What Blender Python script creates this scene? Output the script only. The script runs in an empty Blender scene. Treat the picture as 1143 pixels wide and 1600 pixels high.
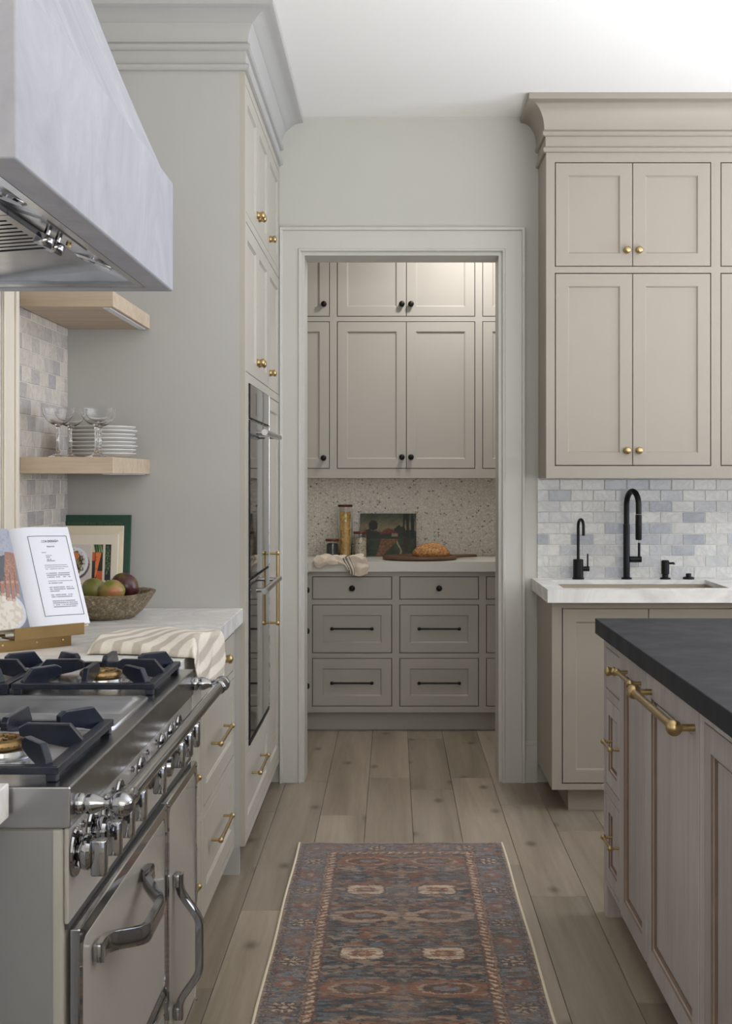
import bpy, bmesh, math, random
import numpy as np
from mathutils import Vector, Matrix, Quaternion
random.seed(7); np.random.seed(7)
S = bpy.context.scene
COL = S.collection

# ------------------------------------------------------------------ camera, world, lights, exposure
EYE = 1.40
cam_d = bpy.data.cameras.new('camera'); cam = bpy.data.objects.new('camera', cam_d); COL.objects.link(cam)
cam.location = (0, 0, EYE); cam.rotation_euler = (math.pi/2, 0, 0)
cam_d.sensor_fit = 'HORIZONTAL'; cam_d.sensor_width = 36
cam_d.lens = 2050/1143*36
cam_d.shift_x = -42.5/1143; cam_d.shift_y = -53/1143
cam_d.clip_start = 0.05
S.camera = cam
world = bpy.data.worlds.new('sky'); S.world = world; world.use_nodes = True
bg = world.node_tree.nodes['Background']; bg.inputs[0].default_value = (0.72, 0.84, 1.0, 1); bg.inputs[1].default_value = 1.2

def area(name, loc, aim, sx, sy, power, col):
    d = bpy.data.lights.new(name, 'AREA'); d.shape = 'RECTANGLE'; d.size = sx; d.size_y = sy
    d.energy = power; d.color = col
    o = bpy.data.objects.new(name, d); COL.objects.link(o); o.location = loc
    o.rotation_euler = (Vector(aim)-Vector(loc)).to_track_quat('-Z', 'Z').to_euler()
    return o
# daylight through the window bands (see wall_right and wall_front) one recessed lamp in the pantry, and an added ceiling fill
area('daylight_right', (5.15, 4.3, 1.75), (3.2, 4.2, 6.4), 2.6, 1.8, 225, (0.74, 0.80, 1.0))
area('daylight_front', (1.8, -3.35, 1.75), (1.8, -2.2, 6.0), 4.6, 2.2, 330, (1.0, 0.975, 0.925))
area('ceiling_fill', (2.0, 2.9, 1.25), (2.0, 2.9, 3), 1.6, 3.0, 92, (0.97, 1.0, 1.0))  # added upward light over the island without a fixture, brightens the ceiling
area('pantry_lamp', (0.45, 6.98, 3.04), (0.45, 6.98, 0), 0.16, 0.16, 18, (1.0, 0.97, 0.93))
S.view_settings.view_transform = 'Standard'; S.view_settings.look = 'None'
S.view_settings.exposure = 0.05; S.view_settings.gamma = 1.0; S.view_settings.use_curve_mapping = False
S.cycles.max_bounces = 12; S.cycles.diffuse_bounces = 6; S.cycles.glossy_bounces = 5; S.cycles.transmission_bounces = 8

# ------------------------------------------------------------------ materials
def lin(r, g, b):
    f = lambda c: (c/255/12.92) if c/255 <= .04045 else ((c/255+.055)/1.055)**2.4
    return (f(r), f(g), f(b))
class NT:
    def __init__(s, name):
        s.m = bpy.data.materials.new(name); s.m.use_nodes = True
        s.t = s.m.node_tree; s.b = s.t.nodes['Principled BSDF']
    def n(s, typ, **kw):
        x = s.t.nodes.new(typ)
        for k, v in kw.items():
            if hasattr(x, k): setattr(x, k, v)
            else: x.inputs[k.replace('_', ' ')].default_value = v
        return x
    def l(s, a, b): s.t.links.new(a, b)
    def coords(s, scale=(1, 1, 1), rand=False, rot=(0, 0, 0)):
        tc = s.n('ShaderNodeTexCoord'); mp = s.n('ShaderNodeMapping')
        mp.inputs['Scale'].default_value = scale; mp.inputs['Rotation'].default_value = rot
        s.l(tc.outputs['Object'], mp.inputs['Vector'])
        if rand:
            oi = s.n('ShaderNodeObjectInfo'); m = s.n('ShaderNodeMath', operation='MULTIPLY'); m.inputs[1].default_value = 57.0
            s.l(oi.outputs['Random'], m.inputs[0]); s.l(m.outputs[0], mp.inputs['Location'])
        return mp.outputs[0]
    def noise(s, vec, scale, detail=4, rough=.5, dist=0):
        x = s.n('ShaderNodeTexNoise'); x.inputs['Scale'].default_value = scale; x.inputs['Detail'].default_value = detail
        x.inputs['Roughness'].default_value = rough; x.inputs['Distortion'].default_value = dist
        s.l(vec, x.inputs['Vector']); return x.outputs['Fac']
    def ramp(s, fac, stops, interp='LINEAR'):
        r = s.n('ShaderNodeValToRGB'); cr = r.color_ramp; cr.interpolation = interp
        while len(cr.elements) < len(stops): cr.elements.new(.5)
        for e, (p, c) in zip(cr.elements, stops): e.position = p; e.color = (*c, 1)
        s.l(fac, r.inputs[0]); return r.outputs[0]
    def mix(s, a, b, fac, mode='MIX'):
        x = s.n('ShaderNodeMix', data_type='RGBA', blend_type=mode)
        for v, i in ((a, 6), (b, 7), (fac, 0)):
            if isinstance(v, (int, float)): x.inputs[i].default_value = v
            elif isinstance(v, tuple): x.inputs[i].default_value = (*v, 1)
            else: s.l(v, x.inputs[i])
        return x.outputs[2]
    def set(s, col=None, rough=None, metal=None, **kw):
        if col is not None:
            if isinstance(col, tuple): s.b.inputs['Base Color'].default_value = (*col, 1)
            else: s.l(col, s.b.inputs['Base Color'])
        if rough is not None:
            if isinstance(rough, (int, float)): s.b.inputs['Roughness'].default_value = rough
            else: s.l(rough, s.b.inputs['Roughness'])
        if metal is not None: s.b.inputs['Metallic'].default_value = metal
        for k, v in kw.items(): s.b.inputs[k.replace('_', ' ')].default_value = v
    def bump(s, h, strength=.2, dist=.002):
        x = s.n('ShaderNodeBump'); x.inputs['Strength'].default_value = strength; x.inputs['Distance'].default_value = dist
        s.l(h, x.inputs['Height']); s.l(x.outputs[0], s.b.inputs['Normal'])
def sc(c, k): return tuple(min(1, v*k) for v in c)
def paint(name, c, rough=.45, var=.03, nscale=3, b=.04):
    m = NT(name); v = m.coords(); f = m.noise(v, nscale, 3)
    m.set(m.ramp(f, [(.3, sc(c, 1-var)), (.7, sc(c, 1+var))]), rough)
    m.bump(m.noise(v, 260, 2), b, .001); return m.m
def metal(name, c, rough, stretch=None):
    m = NT(name); m.set(c, rough, 1.0)
    if stretch:
        v = m.coords(stretch); f = m.noise(v, 1, 3)
        m.set(rough=m.ramp(f, [(.3, (rough*.94,)*3), (.7, (rough*1.07,)*3)]))
    else:
        v = m.coords(); f = m.noise(v, 25, 2); m.set(rough=m.ramp(f, [(.3, (rough*.85,)*3), (.7, (rough*1.15,)*3)]))
    return m.m
def wood(name, c1, c2, c3, scale, rough=.5, rand=True, knots=False, axis='Z'):
    m = NT(name)
    st = {'Z': (1, 1, .06), 'Y': (1, .06, 1), 'X': (.06, 1, 1)}[axis]
    v = m.coords(tuple(scale*s_ for s_ in st), rand)
    f = m.noise(v, 1, 6, .62, .6)
    base = m.ramp(f, [(.28, c1), (.5, c2), (.74, c3)])
    v2 = m.coords(tuple(scale*6*s_ for s_ in st), rand); f2 = m.noise(v2, 1, 3, .6)
    base = m.mix(base, m.ramp(f2, [(.35, (.72,)*3), (.6, (1,)*3)]), .35, 'MULTIPLY')
    oi = m.n('ShaderNodeObjectInfo')
    if rand:
        base = m.mix(base, m.ramp(oi.outputs['Random'], [(0, (.70, .69, .68)), (.5, (.92, .91, .90)), (1, (1.04, 1.04, 1.03))]), .9, 'MULTIPLY')
    if knots:
        v3 = m.coords((3.2, 1.7, 1), rand); k = m.n('ShaderNodeTexVoronoi', voronoi_dimensions='2D'); k.inputs['Scale'].default_value = 1.0
        m.l(v3, k.inputs['Vector'])
        base = m.mix(base, m.ramp(k.outputs['Distance'], [(.0, (.28, .24, .22)), (.03, (.5, .46, .43)), (.09, (1, 1, 1))]), .85, 'MULTIPLY')
    m.set(base, rough); m.bump(f2, .12, .001); return m.m
def marble(name, base, vein, scale=3, amt=.5, rough=.18, rand=False):
    m = NT(name); v = m.coords((1, 1, 1), rand, (.3, .5, .7))
    f = m.noise(v, scale, 8, .62, 1.6)
    veins = m.ramp(f, [(.40, base), (.485, vein), (.5, sc(vein, .8)), (.52, vein), (.60, base)])
    cloud = m.ramp(m.noise(v, scale*.6, 4), [(.3, sc(base, .86)), (.7, base)])
    c = m.mix(cloud, veins, amt)
    m.set(c, rough, Specular_IOR_Level=.5); return m.m

M = {}
PAINT = (0.49, 0.442, 0.382)
M['cab'] = paint('cabinet_paint', (0.325, 0.287, 0.238), .42, .015)
M['cab_cool_lit'] = paint('cabinet_paint_cool_lit', (0.435, 0.428, 0.41), .42, .015)  # same cabinet paint, with cool window light put into the colour
M['cab_warm_lit'] = paint('cabinet_paint_warm_lit', (0.43, 0.40, 0.34), .42, .015)  # same paint again, with warm floor bounce put into the colour
M['pantry'] = paint('pantry_paint', (0.42, 0.395, 0.362), .42, .015)
M['wall'] = paint('wall_plaster', (0.54, 0.535, 0.49), .8, .02, 1.5)
M['ceil'] = paint('ceiling_paint', (0.92, 0.91, 0.885), .9, .01, 1.5)
M['trim'] = paint('trim_paint', (0.55, 0.535, 0.495), .38, .015)
M['cream'] = paint('cream_trim_paint', (0.72, 0.66, 0.55), .4, .02)
M['oak_floor'] = wood('oak_floor', lin(122, 109, 92), lin(150, 137, 120), lin(168, 155, 138), 9, .42, True, True, 'Y')
M['joint'] = paint('joint_dark', lin(70, 58, 48), .8)
M['shelf'] = wood('shelf_oak', lin(180, 160, 134), lin(196, 177, 153), lin(207, 190, 168), 22, .5, True, False, 'X')
M['island'] = wood('island_oak', lin(186, 178, 176), lin(200, 193, 192), lin(210, 205, 204), 16, .48, True, False, 'Z')
M['island_rail'] = wood('island_oak_rail', lin(184, 172, 164), lin(198, 187, 180), lin(208, 199, 193), 18, .48, True, False, 'Y')
M['groove'] = paint('groove_brown', lin(136, 114, 98), .6, .1, 20)  # darker brown for the step faces of the island panel recesses
M['brass'] = metal('brushed_brass', lin(190, 166, 120), .33)
M['old_brass'] = metal('aged_brass', lin(150, 124, 84), .42)
M['chrome'] = metal('polished_chrome', (.37, .37, .38), .07)
M['steel'] = metal('brushed_steel', (.50, .50, .51), .28)
M['steel_y'] = metal('brushed_steel_long', (.42, .42, .43), .22)
M['griddle_steel'] = metal('griddle_steel', (.60, .60, .60), .33)
M['liner'] = metal('hood_liner_steel', (.42, .43, .46), .2)
m = NT('black_metal'); m.set(m.ramp(m.noise(m.coords(), 30, 2), [(.3, (.0035,)*3), (.7, (.006,)*3)]), .42, Specular_IOR_Level=.3); M['black'] = m.m
m = NT('cast_iron'); m.set(m.ramp(m.noise(m.coords(), 60, 3), [(.3, (.005, .008, .017)), (.7, (.010, .014, .028))]), .30); m.bump(m.noise(m.coords(), 400, 2), .25, .001); M['iron'] = m.m
m = NT('oven_glass'); m.set(m.ramp(m.noise(m.coords(), 2, 2), [(.3, (.008, .008, .009)), (.7, (.012, .012, .013))]), .03, Specular_IOR_Level=.55); M['blackglass'] = m.m
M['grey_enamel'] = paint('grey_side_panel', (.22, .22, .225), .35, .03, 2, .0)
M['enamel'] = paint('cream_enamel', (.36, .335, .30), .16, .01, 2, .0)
m = NT('island_stone'); v = m.coords(rot=(.2, .1, .8))
c = m.ramp(m.noise(v, 2.2, 8, .6, 1.2), [(.3, (.012, .015, .022)), (.6, (.018, .021, .029)), (.72, (.032, .035, .044))])
m.set(c, m.ramp(m.noise(v, 9, 4), [(.3, (.42,)*3), (.7, (.52,)*3)]), Specular_IOR_Level=.2); M['stone'] = m.m
M['marble'] = marble('white_marble', (.86, .84, .80), (.46, .46, .48), 2.0, .34, .25)
M['marble_vivid'] = marble('veined_marble', (.74, .73, .70), (.30, .31, .33), 3.4, .7, .22)
M['quartz'] = paint('pale_quartz', (.66, .64, .60), .22, .02, 2, 0)
# marble tile: every tile gets its own tone and veining
def tile_mat(name, warm):
    m = NT(name); v = m.coords((1, 1, 1), True, (.4, .2, .5)); oi = m.n('ShaderNodeObjectInfo')
    if warm: tones = [(0, lin(216, 207, 195)), (.35, lin(208, 199, 187)), (.7, lin(198, 190, 181)), (1, lin(178, 172, 168))]
    else: tones = [(0, lin(220, 219, 214)), (.5, lin(212, 211, 207)), (.8, lin(196, 197, 199)), (1, lin(166, 171, 179))]
    t = m.ramp(oi.outputs['Random'], tones)
    f = m.noise(v, 9, 7, .6, 2.2)
    ve = m.ramp(f, [(.38, (1, 1, 1)), (.47, (.78, .79, .80)), (.50, (.62, .63, .65)), (.54, (.85, .85, .86)), (.62, (1, 1, 1))])
    m.set(m.mix(t, ve, .5, 'MULTIPLY'), .22); m.bump(m.noise(v, 30, 3), .06, .001); return m.m
M['tile'] = tile_mat('marble_tile', False); M['tile_warm'] = tile_mat('marble_tile_warm', True)
M['grout_warm'] = paint('warm_grout', lin(196, 188, 178), .9)
M['grout'] = paint('grout', lin(222, 219, 212), .9)
# penny mosaic
m = NT('penny_mosaic'); v = m.coords((1, 1, 1)); k = m.n('ShaderNodeTexVoronoi'); k.inputs['Scale'].default_value = 88; k.inputs['Randomness'].default_value = .85
m.l(v, k.inputs['Vector'])
sepc = m.n('ShaderNodeSeparateColor'); m.l(k.outputs['Color'], sepc.inputs[0])
cc = m.ramp(sepc.outputs[0], [(0, lin(236, 230, 218)), (.42, lin(228, 222, 210)), (.66, lin(218, 212, 202)), (.80, lin(206, 198, 186)), (.92, lin(164, 150, 134)), (.98, lin(116, 105, 96))], 'CONSTANT')
ed = m.ramp(k.outputs['Distance'], [(.40, (1, 1, 1)), (.58, (0, 0, 0))])
m.set(m.mix(lin(212, 206, 196), cc, ed), .35); m.bump(ed, .15, .001); M['mosaic'] = m.m
# hood plaster
m = NT('hood_plaster'); v = m.coords((1, 1, .55))
f = m.noise(v, 2.8, 8, .68, 1.5)
m.set(m.ramp(f, [(.28, (.29, .29, .32)), (.5, (.355, .355, .39)), (.72, (.42, .42, .445))]), m.ramp(f, [(.3, (.62,)*3), (.7, (.42,)*3)]))
m.bump(m.noise(v, 14, 6), .10, .004); M['plaster'] = m.m
# linen stripes use a painted attribute
def attr_mat(name, rough=.8, bumpy=0, bscale=300, var=.6):
    m = NT(name); a = m.n('ShaderNodeAttribute', attribute_name='tint')
    f = m.noise(m.coords(), bscale, 2)
    m.set(m.mix(a.outputs['Color'], m.ramp(f, [(.3, (.86,)*3), (.7, (1.06,)*3)]), var, 'MULTIPLY'), rough)
    if bumpy: m.bump(f, bumpy, .002)
    return m.m
M['linen'] = attr_mat('linen', .9, .4, 420)
M['print'] = attr_mat('printed_paper', .42, 0, 50, .05)
M['pile'] = attr_mat('rug_pile', .95, .8, 330)
M['oil'] = attr_mat('oil_paint', .5, .5, 60)
M['seeds'] = attr_mat('seed_mix', .6, 0, 80)
m = NT('clear_glass'); m.set((1, 1, 1), .0, 0, Transmission_Weight=1.0, IOR=1.45); 
m.set(m.ramp(m.noise(m.coords(), 3, 1), [(.3, (.98, .985, .985)), (.7, (1, 1, 1))])); M['glass'] = m.m
M['paper'] = paint('book_pages', (.80, .79, .76), .7)
M['green'] = paint('green_cloth_cover', lin(24, 66, 50), .6, .05, 30, .2)
M['gold_text'] = paint('dull_gold_ink', lin(92, 98, 62), .5)
M['cream_cover'] = paint('cream_cover', lin(218, 208, 182), .5)
M['ivory_cover'] = paint('ivory_cover', lin(224, 214, 198), .4)
M['ink'] = paint('black_ink', (.03, .03, .04), .6)
M['grey_ink'] = paint('grey_ink', (.16, .16, .18), .6)
M['cream_ink'] = paint('cream_ink', (.8, .78, .7), .6)
M['china'] = paint('white_china', (.72, .71, .68), .3, .02, 20)
m = NT('stone_bowl'); v = m.coords(); f = m.noise(v, 75, 8, .8, .3); f2 = m.noise(v, 14, 5, .65)
c = m.ramp(f, [(.32, lin(92, 80, 64)), (.46, lin(122, 108, 86)), (.58, lin(156, 142, 118)), (.66, lin(216, 208, 194))])
m.set(m.mix(c, m.ramp(f2, [(.35, (.72, .68, .62)), (.65, (1.0, 1.0, .98))]), .8, 'MULTIPLY'), .85); m.bump(f, .9, .006); M['stonebowl'] = m.m
def fruit_mat(name, stops, sc_=14):
    m = NT(name); v = m.coords((1, 1, 1)); f = m.noise(v, sc_, 4, .5, .4)
    sp = m.ramp(m.noise(v, 160, 2), [(.62, (1, 1, 1)), (.7, (.72, .66, .5))])
    m.set(m.mix(m.ramp(f, stops), sp, .5, 'MULTIPLY'), .33); return m.m
M['f_green'] = fruit_mat('green_fruit_skin', [(.3, lin(88, 94, 42)), (.55, lin(120, 120, 60)), (.75, lin(148, 126, 72))])
M['f_blush'] = fruit_mat('blush_fruit_skin', [(.42, lin(118, 122, 54)), (.5, lin(144, 124, 68)), (.60, lin(168, 108, 70))], 17)
M['f_dark'] = fruit_mat('plum_fruit_skin', [(.34, lin(96, 100, 46)), (.45, lin(84, 48, 40)), (.58, lin(62, 26, 32))], 13)
m = NT('bread_crust'); v = m.coords(); f = m.noise(v, 90, 6, .7)
m.set(m.ramp(f, [(.3, lin(100, 62, 34)), (.48, lin(164, 112, 64)), (.62, lin(200, 156, 104)), (.72, lin(226, 200, 160))]), .75); m.bump(f, .8, .004); M['bread'] = m.m
M['board'] = wood('dark_board_wood', lin(62, 42, 30), lin(92, 66, 48), lin(120, 90, 66), 26, .55, False, False, 'X')
M['lid'] = wood('lid_wood', lin(70, 26, 18), lin(96, 40, 28), lin(112, 52, 36), 40, .45, False, False, 'X')
M['pasta'] = paint('dry_pasta', lin(240, 200, 116), .5, .15, 60)
M['blackbean'] = paint('black_lentils', (.012, .012, .016), .35, .3, 80)
M['sinkstone'] = paint('sink_composite', lin(160, 146, 126), .45, .06, 120, .1)
M['led'] = paint('led_channel_diffuser', (.75, .76, .80), .4)
M['recess_dark'] = paint('recess_shade', (.05, .047, .043), .8)  # dark colour that paints the shade in gaps and small recesses

# ------------------------------------------------------------------ building helpers
WLD = {}
def wof(o): return WLD.get(o.name, Vector((0, 0, 0)))
def tag(o, label, cat, group=None):
    o['label'] = label; o['category'] = cat
    if group: o['group'] = group
    return o
def thing(name, loc, label=None, cat=None, group=None, kind=None):
    o = bpy.data.objects.new(name, None); COL.objects.link(o); o.location = loc; o.empty_display_size = .05
    WLD[o.name] = Vector(loc)
    if label: tag(o, label, cat, group)
    if kind: o['kind'] = kind
    return o
def to_mesh(name, bm, mat, smooth=False, ang=35):
    bmesh.ops.recalc_face_normals(bm, faces=bm.faces[:])
    me = bpy.data.meshes.new(name); bm.to_mesh(me); bm.free()
    for x in (mat if isinstance(mat, list) else [mat]): me.materials.append(M[x] if isinstance(x, str) else x)
    if smooth:
        me.shade_smooth(); me.set_sharp_from_angle(angle=math.radians(ang))
    return me
def part(name, bm, mat, parent=None, at=None, label=None, kind=None, smooth=False, ang=35):
    """bm in world coordinates -> one mesh object under parent"""
    o_w = Vector(at) if at is not None else (wof(parent) if parent else Vector((0, 0, 0)))
    bmesh.ops.translate(bm, vec=-o_w, verts=bm.verts[:])
    me = to_mesh(name, bm, mat, smooth, ang)
    o = bpy.data.objects.new(name, me); COL.objects.link(o)
    WLD[o.name] = o_w
    if parent: o.parent = parent; o.location = o_w - wof(parent)
    else: o.location = o_w
    if label: o['label'] = label
    if kind: o['kind'] = kind
    return o
def inst(name, me, parent, at, rot=None, label=None):
    o = bpy.data.objects.new(name, me); COL.objects.link(o); o.parent = parent
    o.location = Vector(at)-wof(parent); WLD[o.name] = Vector(at)
    if rot is not None: o.rotation_mode = 'QUATERNION'; o.rotation_quaternion = rot
    if label: o['label'] = label
    return o
def dup(root, loc, label=None, rotz=0):
    r = root.copy(); COL.objects.link(r); r.location = loc; r.rotation_euler.z = rotz
    WLD[r.name] = Vector(loc)
    if label: r['label'] = label
    for ch in list(root.children):
        c = ch.copy(); COL.objects.link(c); c.parent = r
        for g in ch.children:
            d = g.copy(); COL.objects.link(d); d.parent = c
    return r
def B(): return bmesh.new()
def box(bm, x0, x1, y0, y1, z0, z1, bev=0, seg=1, mi=0):
    vs = [bm.verts.new(p) for p in ((x0,y0,z0),(x1,y0,z0),(x1,y1,z0),(x0,y1,z0),(x0,y0,z1),(x1,y0,z1),(x1,y1,z1),(x0,y1,z1))]
    fs = [bm.faces.new([vs[i] for i in q]) for q in ((0,3,2,1),(4,5,6,7),(0,1,5,4),(1,2,6,5),(2,3,7,6),(3,0,4,7))]
    for f in fs: f.material_index = mi
    if bev:
        es = list({e for f in fs for e in f.edges})
        bmesh.ops.bevel(bm, geom=es, offset=bev, segments=seg, affect='EDGES', profile=.5)
    return vs
def bx(*a, **k):
    bm = B(); box(bm, *a, **k); return bm
class Face:
    def __init__(s, kind, c): s.k = kind; s.c = c
    def p(s, u, v, w=0):
        if s.k == 'back': return Vector((u, s.c-w, v))       # faces the camera
        if s.k == 'left': return Vector((s.c+w, u, v))       # faces +x
        if s.k == 'isl': return Vector((s.c-w, u, v))        # faces -x
        if s.k == 'top': return Vector((u, v, s.c+w))
    @property
    def out(s): return {'back': Vector((0,-1,0)), 'left': Vector((1,0,0)), 'isl': Vector((-1,0,0)), 'top': Vector((0,0,1))}[s.k]
    @property
    def ud(s): return Vector((1,0,0)) if s.k in ('back', 'top') else Vector((0,1,0))
    def box(s, bm, u0, u1, v0, v1, w0, w1, bev=0, seg=1):
        a = s.p(u0, v0, w0); b = s.p(u1, v1, w1)
        return box(bm, min(a.x,b.x), max(a.x,b.x), min(a.y,b.y), max(a.y,b.y), min(a.z,b.z), max(a.z,b.z), bev, seg)
    def rot(s, vertical=False):
        z = s.out; x = Vector((0,0,1)) if vertical else s.ud; y = z.cross(x)
        return Matrix((x, y, z)).transposed().to_quaternion()
def slab(bm, F, u0, u1, v0, v1, holes, w0, w1):
    """rectangular slab with rectangular holes, one closed mesh"""
    us = sorted({u0, u1, *[min(max(h[0],u0),u1) for h in holes], *[min(max(h[1],u0),u1) for h in holes]})
    vs = sorted({v0, v1, *[min(max(h[2],v0),v1) for h in holes], *[min(max(h[3],v0),v1) for h in holes]})
    nu, nv = len(us)-1, len(vs)-1
    def solid(i, j):
        if i < 0 or j < 0 or i >= nu or j >= nv: return False
        cu, cv = (us[i]+us[i+1])/2, (vs[j]+vs[j+1])/2
        return not any(h[0] < cu < h[1] and h[2] < cv < h[3] for h in holes)
    cache = {}
    def V(i, j, w):
        k = (i, j, w)
        if k not in cache: cache[k] = bm.verts.new(F.p(us[i], vs[j], w))
        return cache[k]
    for i in range(nu):
        for j in range(nv):
            if not solid(i, j): continue
            for w in (w0, w1):
                bm.faces.new((V(i,j,w), V(i+1,j,w), V(i+1,j+1,w), V(i,j+1,w)))
            for (a, b, di, dj) in (((i,j),(i+1,j),0,-1), ((i+1,j),(i+1,j+1),1,0), ((i,j+1),(i+1,j+1),0,1), ((i,j),(i,j+1),-1,0)):
                if not solid(i+di, j+dj):
                    bm.faces.new((V(*a,w0), V(*b,w0), V(*b,w1), V(*a,w1)))
def rings(bm, loops, closed=True, cap0=False, cap1=False):
    """bridge successive vertex loops (lists of points)"""
    R = [[bm.verts.new(p) for p in L] for L in loops]
    n = len(R[0])
    for a, b in zip(R, R[1:]):
        for i in range(n if closed else n-1):
            j = (i+1) % n
            bm.faces.new((a[i], a[j], b[j], b[i]))
    if cap0: bm.faces.new(R[0])
    if cap1: bm.faces.new(R[-1])
    return R
def shaker(bm, F, u0, u1, v0, v1, fr=.054, th=.02, rec=.008, bead=.006, w=0.0, flat=False, groove=False):
    e = .0012
    def L(i, ww): return [F.p(u0+i, v0+i, ww), F.p(u1-i, v0+i, ww), F.p(u1-i, v1-i, ww), F.p(u0+i, v1-i, ww)]
    loops = [L(0, w-th), L(0, w-e), L(e, w)]
    if groove: loops += [L(fr, w), L(fr+.001, w-.005), L(fr+.007, w-.006), L(fr+.0075, w-rec), L(fr+.0135, w-rec), L(fr+.0145, w-rec+.006)]
    elif not flat: loops += [L(fr, w), L(fr+.0015, w-rec*.45), L(fr+bead*.6, w-rec*.5), L(fr+bead, w-rec)]
    rings(bm, loops, True, True, True)
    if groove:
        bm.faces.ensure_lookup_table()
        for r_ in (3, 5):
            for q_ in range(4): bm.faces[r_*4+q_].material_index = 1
def tube(bm, pts, r, seg=12, cap=True, up=None, sq=None):
    """sweep a circle (or sq=(a,b) rectangle) along pts; r number or list"""
    pts = [Vector(p) for p in pts]; n = len(pts)
    rs = r if isinstance(r, (list, tuple)) else [r]*n
    t0 = (pts[1]-pts[0]).normalized()
    nrm = Vector(up) if up else (Vector((0,0,1)) if abs(t0.z) < .9 else Vector((1,0,0)))
    loops = []
    for i, p in enumerate(pts):
        t = ((pts[min(i+1,n-1)]-pts[max(i-1,0)])).normalized()
        nrm = (nrm - t*nrm.dot(t)).normalized(); bn = t.cross(nrm)
        if sq:
            a, b = sq; k = .7
            loops.append([p+nrm*x*rs[i]+bn*y*rs[i] for x, y in ((a,b*k),(a*k,b),(-a*k,b),(-a,b*k),(-a,-b*k),(-a*k,-b),(a*k,-b),(a,-b*k))])
        else:
            loops.append([p+(nrm*math.cos(2*math.pi*k/seg)+bn*math.sin(2*math.pi*k/seg))*rs[i] for k in range(seg)])
    rings(bm, loops, True, cap, cap)
def lathe(bm, prof, c=(0,0,0), axis=(0,0,1), seg=32, cap0=True, cap1=True):
    c = Vector(c); q = Vector((0,0,1)).rotation_difference(Vector(axis))
    loops = [[c + q @ Vector((r*math.cos(2*math.pi*k/seg), r*math.sin(2*math.pi*k/seg), z)) for k in range(seg)] for r, z in prof]
    rings(bm, loops, True, cap0, cap1)
def bez(p0, p1, p2, p3, n):
    p0, p1, p2, p3 = map(Vector, (p0, p1, p2, p3))
    return [p0*(1-t)**3+p1*3*t*(1-t)**2+p2*3*t*t*(1-t)+p3*t**3 for t in [i/n for i in range(n+1)]]
def sweep_profile(bm, prof, path, offs):
    """prof: (d, z); path: list of points, offs: outward offset vectors (mitred) per path point"""
    loops = [[Vector(p)+Vector(o)*d+Vector((0,0,z)) for d, z in prof] for p, o in zip(path, offs)]
    rings(bm, loops, True, True, True)
def painted(name, P, nu, nv, fn, mat, parent=None, at=None, thick=0, smooth=True, label=None):
    """vertex grid: P(a,b)->point ; fn(A,B)->(n,3) linear colours stored in attribute 'tint'"""
    A, Bv = np.meshgrid(np.linspace(0, 1, nu), np.linspace(0, 1, nv), indexing='ij')
    A = A.ravel(); Bv = Bv.ravel()
    o_w = Vector(at) if at is not None else (wof(parent) if parent else Vector((0,0,0)))
    co = P(A, Bv) - np.array(o_w)
    idx = np.arange(nu*nv).reshape(nu, nv)
    q = np.stack([idx[:-1,:-1], idx[1:,:-1], idx[1:,1:], idx[:-1,1:]], -1).reshape(-1, 4)
    me = bpy.data.meshes.new(name)
    me.vertices.add(len(co)); me.vertices.foreach_set('co', co.astype(np.float32).ravel())
    me.loops.add(q.size); me.loops.foreach_set('vertex_index', q.astype(np.int32).ravel())
    me.polygons.add(len(q)); me.polygons.foreach_set('loop_start', (np.arange(len(q))*4).astype(np.int32))
    me.update(calc_edges=True)
    at_ = me.attributes.new('tint', 'FLOAT_COLOR', 'POINT')
    col = np.clip(fn(A, Bv), 0, 1); col = np.concatenate([col, np.ones((len(col), 1))], 1)
    at_.data.foreach_set('color', col.astype(np.float32).ravel())
    me.materials.append(M[mat])
    if smooth: me.shade_smooth()
    o = bpy.data.objects.new(name, me); COL.objects.link(o); WLD[o.name] = o_w
    if parent: o.parent = parent; o.location = o_w-wof(parent)
    else: o.location = o_w
    if thick:
        md = o.modifiers.new('thickness', 'SOLIDIFY'); md.thickness = thick; md.offset = -1
    if label: o['label'] = label
    return o
_rg = {}
def vn(x, y, seed):
    if seed not in _rg: _rg[seed] = np.random.RandomState(seed).rand(256, 256)
    g = _rg[seed]; x = np.asarray(x)+40; y = np.asarray(y)+40
    xi = np.floor(x).astype(int); yi = np.floor(y).astype(int); fx = x-xi; fy = y-yi
    fx = fx*fx*(3-2*fx); fy = fy*fy*(3-2*fy)
    a = g[xi % 256, yi % 256]; b = g[(xi+1) % 256, yi % 256]; c = g[xi % 256, (yi+1) % 256]; d = g[(xi+1) % 256, (yi+1) % 256]
    return (a*(1-fx)+b*fx)*(1-fy)+(c*(1-fx)+d*fx)*fy
def L3(r, g, b): return np.array(lin(r, g, b))
def mixc(c, m, col): return c*(1-m[:, None])+np.asarray(col)[None, :]*m[:, None]
def text(name, body, size, mat, parent, at, xdir, ydir, align='CENTER', ext=.0003):
    cu = bpy.data.curves.new(name, 'FONT'); cu.body = body; cu.size = size; cu.extrude = ext; cu.align_x = align
    t = bpy.data.objects.new(name+'_src', cu); COL.objects.link(t)
    dg = bpy.context.evaluated_depsgraph_get(); dg.update()
    me = bpy.data.meshes.new_from_object(t.evaluated_get(dg)); bpy.data.objects.remove(t)
    me.materials.clear(); me.materials.append(M[mat])
    x = Vector(xdir).normalized(); y = Vector(ydir).normalized(); z = x.cross(y)
    return inst(name, me, parent, at, Matrix((x, y, z)).transposed().to_quaternion())

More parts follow.
